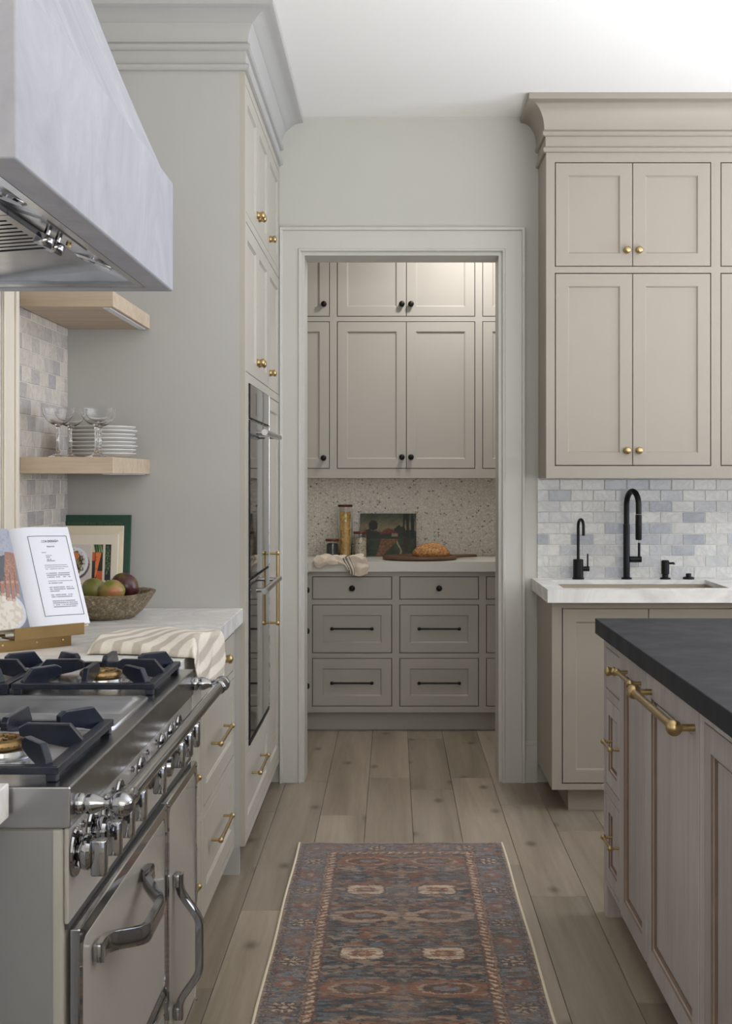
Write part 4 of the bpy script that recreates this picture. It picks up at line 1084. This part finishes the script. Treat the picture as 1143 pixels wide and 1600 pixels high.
# stone bowl
bm = B(); bc = (-.955, 4.312, cz)
lathe(bm, [(.085, 0), (.100, .002), (.125, .022), (.150, .055), (.166, .078), (.169, .084), (.160, .087), (.150, .082), (.135, .058), (.11, .035), (.08, .02), (.002, .016)], bc, seg=72)
rb = random.Random(2)
for v in bm.verts:
    a = math.atan2(v.co.y-bc[1], v.co.x-bc[0]); k = 1+.018*math.sin(3*a+1)+.010*math.sin(7*a)+rb.uniform(-.004, .004)
    v.co.x = bc[0]+(v.co.x-bc[0])*k; v.co.y = bc[1]+(v.co.y-bc[1])*k
    if v.co.z > cz+.06: v.co.z += .004*math.sin(2*a+.5)+rb.uniform(-.001, .001)
o = part('stone_bowl', bm, 'stonebowl', None, at=bc, smooth=True, ang=50); tag(o, 'rough brown stone bowl of fruit on the marble counter', 'bowl')
def fruit(x, y, z, rx_, ry_, rz_, tilt, mat, label):
    bm = B(); bmesh.ops.create_icosphere(bm, subdivisions=4, radius=1)
    for v in bm.verts:
        p = v.co; k = 1-.10*p.x*abs(p.z)+.05*math.sin(p.x*2+p.z)
        v.co = Vector((p.x*rx_*k, p.y*ry_*k, p.z*rz_*(1+.06*p.x)))
    bmesh.ops.rotate(bm, verts=bm.verts[:], matrix=Matrix.Rotation(tilt, 3, 'Y')); bmesh.ops.translate(bm, verts=bm.verts[:], vec=(x, y, z))
    o = part('mango', bm, mat, None, at=(x, y, z), smooth=True, ang=80); tag(o, label, 'fruit', 'mangoes in the stone bowl')
    bm = B(); lathe(bm, [(.003, -.002), (.0025, .003), (.001, .004)], Vector((x, y, z))+Matrix.Rotation(tilt, 3, 'Y') @ Vector((-rx_*.2, 0, rz_*.98)), seg=8); part('stem', bm, 'board', o)
fruit(-.978, 4.290, 1.034, .043, .040, .039, .35, 'f_green', 'green mango on the left of the bowl')
fruit(-.912, 4.250, 1.032, .043, .040, .038, -.2, 'f_blush', 'green and orange blushed mango in front')
fruit(-.888, 4.335, 1.044, .048, .040, .042, .5, 'f_dark', 'dark purple-red mango on the right behind the others')

# closed cookbooks leaning on the tall cabinet
def book(name, x0, x1, y, z, H, th, ln, cov, label, spine_r=True):
    """leaning back book, cover faces the camera"""
    t = thing(name, ((x0+x1)/2, y, z), label, 'book', 'cookbooks leaning on the counter')
    k = ln/H
    def P(u, v, w): return Vector((u, y+v*k+w, z+v))
    def pb(bm, u0, u1, v0, v1, w0, w1):
        rings(bm, [[P(u0,v0,w0), P(u1,v0,w0), P(u1,v1,w0), P(u0,v1,w0)], [P(u0,v0,w1), P(u1,v0,w1), P(u1,v1,w1), P(u0,v1,w1)]], True, True, True)
    bm = B(); pb(bm, x0, x1, 0, H, 0, .0025); pb(bm, x0, x1, 0, H, th-.0025, th); pb(bm, x1-.003, x1, 0, H, .0025, th-.0025)
    c = part('cover', bm, cov, t)
    bm = B(); pb(bm, x0+.004, x1-.004, .004, H-.004, .0028, th-.0028); part('pages', bm, 'paper', t)
    bm = B(); pb(bm, x1-.018, x1-.0155, .0, H, -.0006, .0); part('hinge_groove', bm, 'recess_dark' if cov == 'green' else cov, c)
    return t, c, P, k
tb, cb, Pg, kk = book('cookbook', -1.150, -.921, 4.552, cz, .329, .022, .050, 'green', 'tall dark green cookbook, rearmost of the three leaning books')
up = Vector((0, kk, 1)).normalized()
text('title', 'A collection of over 150 recipes from', .0125, 'gold_text', cb, Pg(-1.045, .297, -.001), (1, 0, 0), up)
tb, cb, Pg, kk = book('cookbook', -1.150, -.941, 4.528, cz, .292, .020, .046, 'cream_cover', 'plain cream cookbook between the green and the photo-covered ones')
tb, cb, Pg, kk = book('cookbook', -1.150, -.953, 4.506, cz, .263, .018, .042, 'ivory_cover', 'ivory cookbook with carrot and plate photos on its cover, frontmost')
def pic(nm, u0, u1, v0, v1, fn, n=50):
    def P(A, Bv):
        u = u0+(u1-u0)*A; v = v0+(v1-v0)*Bv
        return np.stack([u, 4.506+v*kk-.0009, cz+v], 1)
    painted(nm, P, n, n, fn, 'print', cb)
def f_plate(A, Bv):
    c = np.tile(L3(206, 198, 194), (len(A), 1)); r = np.hypot((A-.30)/.62, (Bv-.5)/.42); n_ = vn(A*18, Bv*22, 5)
    c = mixc(c, ((np.hypot((A-.36)/.62, (Bv-.44)/.42) < 1)).astype(float), L3(96, 90, 96)); c = mixc(c, (r < 1).astype(float), L3(226, 226, 232)); c = mixc(c, (r < .80).astype(float), L3(206, 206, 214))
    f = (np.hypot((A-.34)/.36, (Bv-.5)/.30) < .8+.5*n_).astype(float); c = mixc(c, f, L3(44, 46, 34))
    c = mixc(c, f*(n_ > .6), L3(146, 130, 90)); c = mixc(c, ((np.hypot((A-.32)/.2, (Bv-.68)/.11) < 1)).astype(float), L3(206, 132, 76)); return c
def f_carrot(A, Bv):
    c = np.tile(L3(40, 34, 36), (len(A), 1)); n_ = vn(A*10, Bv*20, 8)
    cx = .30+.38*Bv; w = .05+.42*np.clip(Bv, 0, .78)**1.1
    c = mixc(c, ((abs(A-.75) < .3) & (Bv < .25)).astype(float), L3(196, 88, 48))
    c = mixc(c, ((A < .25) & (Bv > .55) & (Bv < .8)).astype(float), L3(190, 96, 54))
    c = mixc(c, ((abs(A-cx) < w*.75) & (Bv < .78)).astype(float), L3(222, 122, 62)); c = mixc(c, ((abs(A-cx) < w*.75) & (Bv < .78) & (vn(A*3, Bv*40, 9) > .75)).astype(float), L3(190, 92, 46))
    c = mixc(c, ((Bv > .76) & (vn(A*9+Bv*6, Bv*2, 3) > .45)).astype(float), L3(86, 116, 64)); c = mixc(c, ((Bv > .78) & (vn(A*9+Bv*6, Bv*2, 7) > .72)).astype(float), L3(204, 206, 176)); return c
def f_greens(A, Bv):
    c = np.tile(L3(26, 30, 36), (len(A), 1)); n_ = vn(A*16, Bv*30, 11); m_ = ((np.hypot(A-.4, (Bv-.55)*1.2) < .5) & (n_ > .5)).astype(float)
    c = mixc(c, m_, L3(70, 98, 56)); return mixc(c, m_*(n_ > .78), L3(140, 160, 110))
pic('plate_photo', -1.125, -1.046, .107, .229, f_plate); pic('carrot_photo', -1.0395, -1.003, .107, .229, f_carrot); pic('greens_photo', -.995, -.975, .107, .229, f_greens)
up = Vector((0, kk, 1)).normalized()
def f_lines(A, Bv):
    c = np.tile(L3(220, 210, 192), (len(A), 1)); row = (Bv*6) % 1
    return mixc(c, ((row > .35) & (row < .62) & (vn(A*60, np.floor(Bv*6)*3.7, 4) > .25) & (A < .5+.5*vn(np.floor(Bv*6)*2.3, 0*A, 5))).astype(float), L3(110, 100, 90))
pic('cover_text', -1.11, -1.01, .06, .098, f_lines, 90)

# open cookbook on a brass stand
yaw = math.radians(45); leanb = math.radians(24)
ux = Vector((math.cos(yaw), math.sin(yaw), 0)); nb = Vector((math.sin(yaw), -math.cos(yaw), 0))   # out of the page, towards the room
vz = (Vector((0, 0, 1))*math.cos(leanb)-nb*math.sin(leanb)).normalized(); nz_ = ux.cross(vz) * 1.0
if nz_.dot(nb) < 0: nz_ = -nz_
OB = Vector((-.980, 3.545, cz+.050))      # foot of the gutter
t = thing('open_cookbook', OB, 'open cookbook showing hands kneading dough and a boxed recipe page', 'book')
def page(sign, A, Bv, off=0.0):
    W_, H_ = .180, .290
    a = A*W_
    rise = .020*np.exp(-a/.022)*0 + .030*(1-np.exp(-a/.035))*np.exp(-a/.16)
    base = np.array(OB)[None, :]
    return base+np.outer(sign*a, np.array(ux))+np.outer(Bv*H_, np.array(vz))+np.outer(rise+off, np.array(nz_))
def f_recipe(A, Bv):
    c = np.tile(L3(224, 224, 232), (len(A), 1)); ln = np.zeros(len(A))
    rows = [(.735, .30, .44), (.70, .36, .56), (.68, .36, .50), (.655, .36, .52), (.635, .36, .60), (.585, .30, .82), (.562, .30, .84), (.54, .30, .74), (.49, .30, .84), (.467, .30, .88), (.445, .30, .84), (.398, .30, .86), (.375, .30, .64), (.325, .30, .84), (.303, .30, .86), (.28, .30, .54), (.235, .30, .80), (.213, .30, .78), (.165, .30, .82), (.143, .30, .86), (.121, .30, .86), (.10, .30, .84)]
    for i, (v, a, b) in enumerate(rows):
        v = .735-(.735-v)*.87; a = .12+a; b = min(.12+b*.86, .86)
        m_ = (abs(Bv-v) < .0052) & (A > a) & (A < b) & (vn(A*75, Bv*0+i*1.7, 21) > .22); ln[m_] = .65
    return mixc(c, ln, L3(70, 70, 84))
def f_dough(A, Bv):
    # hands pressing floured dough; A runs from the gutter outwards
    n_ = vn(A*24, Bv*34, 14); n2 = vn(A*60, Bv*80, 15)
    c = np.tile(L3(138, 146, 160), (len(A), 1))*(.85+.25*n_)[:, None]
    c = mixc(c, (Bv < .10).astype(float), L3(108, 112, 122))
    dk = (Bv < .76) & (Bv > .40) & (A > .16); c = mixc(c, dk.astype(float)*.85, L3(66, 66, 74))
    bowl = np.hypot((A-.62)/.60, (Bv-.17)/.22); c = mixc(c, (bowl < 1).astype(float), L3(196, 198, 204))
    c = mixc(c, (bowl < .90).astype(float), L3(214, 206, 194)); c = mixc(c, ((bowl < .9) & (n_ > .58)).astype(float)*.4, L3(172, 156, 134))
    sl = (Bv > .74-.10*(A-.1)) ; c = mixc(c, sl.astype(float), L3(160, 164, 178)); c = mixc(c, (sl & (n_ > .6)).astype(float)*.4, L3(128, 132, 148))
    def skin(c, m_, k=1.0): return mixc(c, m_.astype(float), L3(150, 110, 92)*k)*1.0
    for a0, dirn in ((.06, 1), (.62, 1)):
        sh_ = a0+.22*(.62-Bv)
        arm = (Bv > .40) & (Bv < .76) & (A > sh_-.04) & (A < sh_+.17+.22*np.clip(.70-Bv, 0, .3)); c = skin(c, arm, .92)
        c = mixc(c, (arm & (n2 > .6)).astype(float)*.35, L3(196, 150, 126))
        for k in range(4):
            fc = sh_-.015+.088*k; lo = .245+.05*abs(k-1.4)
            fm = (abs(A-fc) < .032) & (Bv > lo) & (Bv <= .46); c = skin(c, fm, 1.05); fe = (abs(A-fc-.038) < .008) & (Bv > lo+.01) & (Bv < .56); c = mixc(c, fe.astype(float)*.8, L3(104, 66, 52))
            kn = (np.hypot((A-fc)/.03, (Bv-.46)/.012) < 1); c = mixc(c, kn.astype(float)*.5, L3(206, 162, 140)); tip = (abs(A-fc) < .03) & (Bv > lo) & (Bv < lo+.03); c = mixc(c, tip.astype(float)*.5, L3(214, 190, 176))
    return c
painted('right_page', lambda A, Bv: page(1, A, Bv), 200, 260, f_recipe, 'print', t)
painted('left_page', lambda A, Bv: page(-1, A, Bv), 120, 150, f_dough, 'print', t)
for s, nm in ((1, 'page_block'), (-1, 'page_block')):
    bm = B(); gr = []
    for a in [i/12 for i in range(13)]:
        gr.append([Vector(page(s, np.array([a]), np.array([b_]), o_)[0]) for b_, o_ in ((0, -.0005), (1, -.0005), (1, -.013), (0, -.013))])
    rings(bm, gr, True, True, True); part(nm, bm, 'paper', t)
bm = B(); c4 = [Vector(page(s, np.array([1.02]), np.array([b_]), -.015)[0]) for s in (-1, 1) for b_ in (-.01, 1.01)]
g0 = [Vector(page(1, np.array([0.]), np.array([b_]), -.0145)[0]) for b_ in (-.01, 1.01)]
rings(bm, [[c4[0], g0[0], c4[2], c4[3], g0[1], c4[1]], [p-nz_*.003 for p in (c4[0], g0[0], c4[2], c4[3], g0[1], c4[1])]], True, True, True); part('cover', bm, 'cream_cover', t)
# frame line and title on the recipe page
def pg(a, b, off=.0006): return Vector(page(1, np.array([a]), np.array([b]), off)[0])
bm = B(); Lw = .006; fr_ = [(.24, .095), (.93, .095), (.93, .905), (.24, .905)]
for (a0, b0), (a1, b1) in zip(fr_, fr_[1:]+fr_[:1]):
    n_ = 12
    pts_ = [pg(a0+(a1-a0)*i/n_, b0+(b1-b0)*i/n_) for i in range(n_+1)]
    tube(bm, pts_, .0007, 4)
part('frame_line', bm, 'ink', t)
text('title', 'PIZZA DOUGH', .0090, 'ink', t, pg(.585, .84, .0012), ux, vz)
text('subtitle', 'Makes one', .0055, 'grey_ink', t, pg(.60, .79, .0012), ux, vz)
# brass stand
t = thing('cookbook_stand', (OB.x, OB.y, cz), 'aged brass cookbook stand with a sloping ledge under the open cookbook', 'stand')
def ob(bm, a0, a1, f0, f1, z0, z1, tilt=0):
    """box in the stand's own axes: a along the ledge, f towards the room"""
    def P(a, f, z): q_ = Vector((OB.x, OB.y, 0))+ux*a+nb*f; return Vector((q_.x, q_.y, z+tilt*a))
    rings(bm, [[P(a0,f0,z0), P(a1,f0,z0), P(a1,f1,z0), P(a0,f1,z0)], [P(a0,f0,z1), P(a1,f0,z1), P(a1,f1,z1), P(a0,f1,z1)]], True, True, True)
bm = B(); ob(bm, -.075, .135, -.016, .052, cz+.030, cz+.034); ob(bm, -.075, .135, .048, .052, cz+.034, cz+.062); part('ledge', bm, 'old_brass', t)
bm = B(); ob(bm, -.125, .105, .030, .034, cz+.0003, cz+.030); ob(bm, -.125, .105, -.10, .030, cz+.0003, cz+.004); part('base', bm, 'old_brass', t)
bm = B()
for a in (-.10, 0, .08): 
    q_ = Vector((OB.x, OB.y, cz+.018))+ux*a+nb*.034; lathe(bm, [(.003, 0), (.003, .0012), (.001, .002)], q_, nb, 10)
part('screw', bm, 'brass', t)
bm = B(); a_ = Vector((OB.x, OB.y, cz+.034))-nb*.019; e_ = a_+vz*.24
for s_ in (-.09, .06):
    rings(bm, [[a_+ux*s_, a_+ux*(s_+.03), e_+ux*(s_+.03), e_+ux*s_], [p-nz_*.003 for p in (a_+ux*s_, a_+ux*(s_+.03), e_+ux*(s_+.03), e_+ux*s_)]], True, True, True)
bmesh.ops.translate(bm, verts=bm.verts[:], vec=-nb*.004); part('back_rest', bm, 'old_brass', t)

# striped linen towel falling over the counter edge
def towel_left():
    def P(A, Bv):
        # A: from the left (wall) end to the hanging hem; B: near (0) to far (1)
        s = A*.42; xl = -.815+.05*np.abs(Bv-.4)
        lim = -.522-(-.815)
        flat = np.minimum(s, lim-.012); over = np.clip(s-(lim-.012), 0, 1)
        ang = np.clip(over/.02, 0, 1)*math.pi/2
        x = xl+flat+.012*np.sin(ang)*1.0+.010*np.abs(np.sin(Bv*8+over*10))*np.clip(over*12, 0, 1)
        drop = np.where(over < .02, .012*(1-np.cos(ang)), .012+(over-.02))*(.62+.38*Bv)
        w0 = 3.40-.08*A; w1 = 3.86-.05*A-.06*(1-A)
        y = w0+(w1-w0)*Bv+.015*np.sin(A*7)*(1-Bv)
        h = .017+.008*np.sin(Bv*math.pi)+.005*np.sin(A*9+Bv*6)+.008*vn(A*6, Bv*4, 31)
        edge = np.clip(np.minimum(Bv, 1-Bv)/.05, 0, 1)**.5; endl = np.clip(A/.05, 0, 1)**.5
        z = cz+.0035+h*edge*endl*np.clip(1-over*14, 0, 1)-drop
        return np.stack([x, y, z], 1)
    def C(A, Bv):
        c = np.tile(L3(226, 218, 204), (len(A), 1))
        k = np.where(A < .68, A*8.0-2.2*Bv, A*8.0+2.0*Bv-1.8)+.15*vn(A*6, Bv*6, 2)
        m_ = np.clip((.26-np.abs((k % 1)-.5))/.05, 0, 1)
        return mixc(c, m_*.85, L3(182, 171, 157))*(.95+.08*vn(A*60, Bv*60, 5))[:, None]
    o = painted('tea_towel', P, 130, 90, C, 'linen', None, at=(-.68, 3.6, cz), thick=.003)
    tag(o, 'beige and cream striped linen towel falling over the counter edge beside the range', 'towel')
towel_left()

# ------------------------------------------------------------------ island
IX = .680; FI = Face('isl', IX)
def icab(name, label, u0, u1, v0, fronts, holes, **kw):
    return cabinet_p(name, label, 'cabinet', FI, u0, u1, v0, .8952, .58, fronts, 'island', holes, void=.03, **kw)
icab('drawer_cabinet', 'pale oak island drawer unit at the far end with small brass pulls', 3.922, 4.236, .105,
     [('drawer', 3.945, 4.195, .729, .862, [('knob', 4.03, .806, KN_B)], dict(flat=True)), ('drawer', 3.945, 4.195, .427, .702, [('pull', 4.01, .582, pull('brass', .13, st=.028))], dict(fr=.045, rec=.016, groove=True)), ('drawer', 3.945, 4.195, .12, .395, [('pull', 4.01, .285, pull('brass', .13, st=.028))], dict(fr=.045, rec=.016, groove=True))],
     [(3.945, 4.195, .729, .862), (3.945, 4.195, .427, .702), (3.945, 4.195, .12, .395)], toe=(.09, 0, .06))
bm = B(); box(bm, IX, IX+.06, 4.181, 4.236, 0, .105); 
legp = [o for o in COL.objects if o.get('label', '').startswith('pale oak island drawer unit')][0]
part('foot', bm, 'island', legp)
icab('pullout_cabinet', 'pale oak island pull-out panel with a short brass bar at the top', 3.514, 3.920, .105,
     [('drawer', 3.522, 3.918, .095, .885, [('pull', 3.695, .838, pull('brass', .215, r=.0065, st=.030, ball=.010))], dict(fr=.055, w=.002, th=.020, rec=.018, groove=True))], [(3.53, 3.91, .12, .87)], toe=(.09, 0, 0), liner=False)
t = icab('dishwasher', 'pale oak panelled dishwasher front with the long thick brass bar handle', 2.912, 3.512, .105,
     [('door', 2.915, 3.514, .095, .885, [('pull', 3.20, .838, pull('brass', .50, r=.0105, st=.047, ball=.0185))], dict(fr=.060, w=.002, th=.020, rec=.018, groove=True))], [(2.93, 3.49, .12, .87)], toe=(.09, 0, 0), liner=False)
t['category'] = 'dishwasher'
icab('base_cabinet', 'pale oak island door cabinet at the right edge, nearest the camera', 2.0, 2.910, .105,
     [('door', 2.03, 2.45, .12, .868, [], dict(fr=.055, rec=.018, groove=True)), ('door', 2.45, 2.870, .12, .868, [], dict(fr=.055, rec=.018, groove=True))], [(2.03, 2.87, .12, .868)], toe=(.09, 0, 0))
bm = B(); box(bm, 1.262, 1.9, .30, 4.236, .105, .8952); box(bm, 1.262, 1.83, .35, 4.18, 0, .105)
icab('base_cabinet', 'unseen pale oak island extension nearest the camera, added to block light', .30, 1.998, .105,  # island run extended towards the camera, unseen, to block low light
     [('door', .33, 1.15, .12, .868, [], dict(fr=.055)), ('door', 1.15, 1.968, .12, .868, [], dict(fr=.055))], [(.33, 1.968, .12, .868)], toe=(.09, 0, 0))
o = part('island_back', bm, 'island', None, at=(1.6, 3.1, 0)); tag(o, 'pale oak rear body of the island beyond the drawers', 'cabinet')
bm = B(); box(bm, .655, 1.95, .25, 4.262, .8955, .945, .0025, 2)
o = part('countertop', bm, 'stone', None, at=(1.3, 3.1, .895)); tag(o, 'thick charcoal stone countertop of the island', 'countertop')

# ------------------------------------------------------------------ runner rug
def rug():
    x0, x1, yf, yn = -.357, .413, 5.01, 2.62
    W_ = x1-x0; Lr = yf-yn
    def P(A, Bv):
        x = x0+W_*A; y = yf-Lr*Bv
        z = .0065+.0012*vn(A*9, Bv*28, 41)+.0010*np.random.RandomState(1).rand(len(A))
        x = x+.0015*np.sin(Bv*17)*(abs(A-.5)*2)**4; y = y+.004*np.sin(A*21)*(1-Bv)**20
        return np.stack([x, y, z], 1)
    def C(A, Bv):
        X = (A-.5)*W_; Y = Bv*Lr; n = len(X)
        navy, slate, rust, beige, brown, cream, teal = [L3(*c) for c in ((52, 58, 64), (116, 122, 130), (136, 92, 72), (166, 142, 122), (90, 70, 58), (196, 174, 152), (76, 82, 84))]
        jx = .012*(vn(X*40, Y*200, 51)-.5)+.008*(vn(X*150, Y*300, 52)-.5); jy = .009*(vn(X*60, Y*60, 53)-.5)+.004*(vn(X*300, Y*300, 54)-.5)
        X2 = X+jx; Y2 = Y+jy; ax = abs(X2)
        s1 = vn(ax*26, Y2*75, 60); s2 = vn(X2*60, Y2*170, 61); s3 = vn(ax*14, Y2*32, 62); s4 = vn(ax*55, Y2*110, 63)
        c = navy[None, :]*(1-s2*.3)[:, None]+teal[None, :]*(s2*.35)[:, None]
        c = mixc(c, ((s1 > .60)).astype(float)*.75, slate*.8); c = mixc(c, ((s4 > .56) & (s3 > .36)).astype(float)*.8, beige*.85)
        c = mixc(c, ((s1 < .36) & (s3 > .30)).astype(float)*.8, rust*.9); c = mixc(c, ((s4 < .2)).astype(float)*.7, brown)
        # centre spine
        sp = np.clip(1-ax/.030, 0, 1)*(vn(ax*70, Y2*60, 64) > .42); c = mixc(c, sp*.8, beige*.75)
        # medallions
        for i in range(5):
            cy = .24+.595*i; r = np.hypot((ax-.120)/.118, (Y2-cy)/.062)+.12*(vn(X2*60, Y2*60, 65)-.5)
            ell = (r < 1) & (r > .72); c = mixc(c, ell.astype(float)*.9, rust if i % 2 == 0 else beige); c = mixc(c, ((r <= .72) & (r > .60)).astype(float), beige*.95)
            c = mixc(c, (r <= .60).astype(float), brown*1.1); c = mixc(c, (r <= .30).astype(float), slate)
            c = mixc(c, ((r < .6) & (vn(ax*150, Y2*150, 66) > .66)).astype(float)*.8, rust*1.1)
            cy = .57+.595*i; dx = abs(ax-.120); dy = abs(Y2-cy); oc = np.maximum(np.maximum(dx/.060, dy/.046), (dx/.060+dy/.046)/1.72)
            c = mixc(c, ((oc < 1.13)).astype(float), brown); c = mixc(c, (oc < 1).astype(float), cream)
            rr = np.hypot(dx/.040, dy/.028); c = mixc(c, ((rr < 1) & (vn(dx*160, dy*160, 67) > .34)).astype(float), rust*1.05); c = mixc(c, (rr < .35).astype(float)*.8, beige)
        # border
        edge = np.minimum(W_/2-ax, np.minimum(Y2, Lr-Y2)); al = np.where(W_/2-ax < np.minimum(Y2, Lr-Y2), Y2, X2)
        bd = edge < .155
        cb_ = slate[None, :]*(.62+.5*vn(X2*40, Y2*120, 70))[:, None]
        cb_ = mixc(cb_, (vn(X2*50, Y2*150, 71) > .62).astype(float)*.7, brown*1.1); cb_ = mixc(cb_, (vn(X2*34, Y2*90, 72) > .68).astype(float)*.7, rust*.9)
        cb_ = mixc(cb_, (vn(X2*90, Y2*200, 73) > .74).astype(float)*.7, beige)
        # rosettes every 0.33 m and rust lozenges between
        ph = ((al-.24+.165) % .33)-.165; e0 = edge-.068
        ro = np.hypot(e0/.034, ph/.034); th = np.arctan2(e0, ph)
        c8 = (np.cos(th*8) > .1) & (ro > .5) & (ro < 1.0); cb_ = mixc(cb_, ((ro < 1.1)).astype(float)*.7, brown*.7); cb_ = mixc(cb_, c8.astype(float), cream*.85); cb_ = mixc(cb_, (ro < .25).astype(float), cream*.9)
        ph2 = ((al-.24) % .33)-.165; lo = abs(e0)/.040+abs(ph2)/.055; cb_ = mixc(cb_, ((lo < 1) & (lo > .55)).astype(float)*.85, rust); cb_ = mixc(cb_, (lo < .35).astype(float)*.8, beige)
        # guard stripes
        g1 = (edge > .120) & (edge < .150); sq = (np.sin(al*2*math.pi/.030+edge*160) > -.1); cb_ = mixc(cb_, g1.astype(float), rust*.75); cb_ = mixc(cb_, (g1 & sq & (edge > .125) & (edge < .145)).astype(float), cream*.95)
        for e_ in (.014, .024, .112, .1185, .1515): cb_ = mixc(cb_, (abs(edge-e_) < .0022).astype(float)*.8, brown*.6 if e_ != .1185 else beige)
        c = np.where(bd[:, None], cb_, c)
        c = mixc(c, (edge < .010).astype(float)*.6, beige)
        ab = (vn(X*22, Y*120, 84) > .66).astype(float)*.45; c = mixc(c, ab, L3(112, 98, 88)); ab = (vn(X*30, Y*160, 85) > .70).astype(float)*.5; c = mixc(c, ab, L3(66, 66, 70))
        wear = .09+np.clip(vn(X*7, Y*5, 80)*1.6-.5, 0, 1)*.33; c = mixc(c, wear, L3(124, 114, 108))
        c = c*(.84+.40*vn(X*230, Y*330, 81))[:, None]
        return c
    t = thing('runner_rug', (.028, 3.8, 0), 'worn Persian style runner rug in navy, rust and cream on the floor', 'rug')
    painted('pile', P, 260, 700, C, 'pile', t)
    bm = B(); box(bm, x0+.002, x1-.002, yn+.002, yf-.002, .0006, .0058); part('backing', bm, 'cream_cover', t)
    for s, xx in ((-1, x0), (1, x1)):
        bm = B(); tube(bm, [(xx+s*.001+.0015*math.sin((yf-y_)/Lr*17)*s*s*(1 if s > 0 else 1), y_, .0062) for y_ in [yf-Lr*i/60 for i in range(61)]], .0045, 8)
        part('binding', bm, 'cream_cover', t, smooth=True, label='pale stitched edge')
rug()
print('objects', len(COL.objects), 'tris', sum(len(o.data.polygons)*2 for o in COL.objects if o.type == 'MESH'))
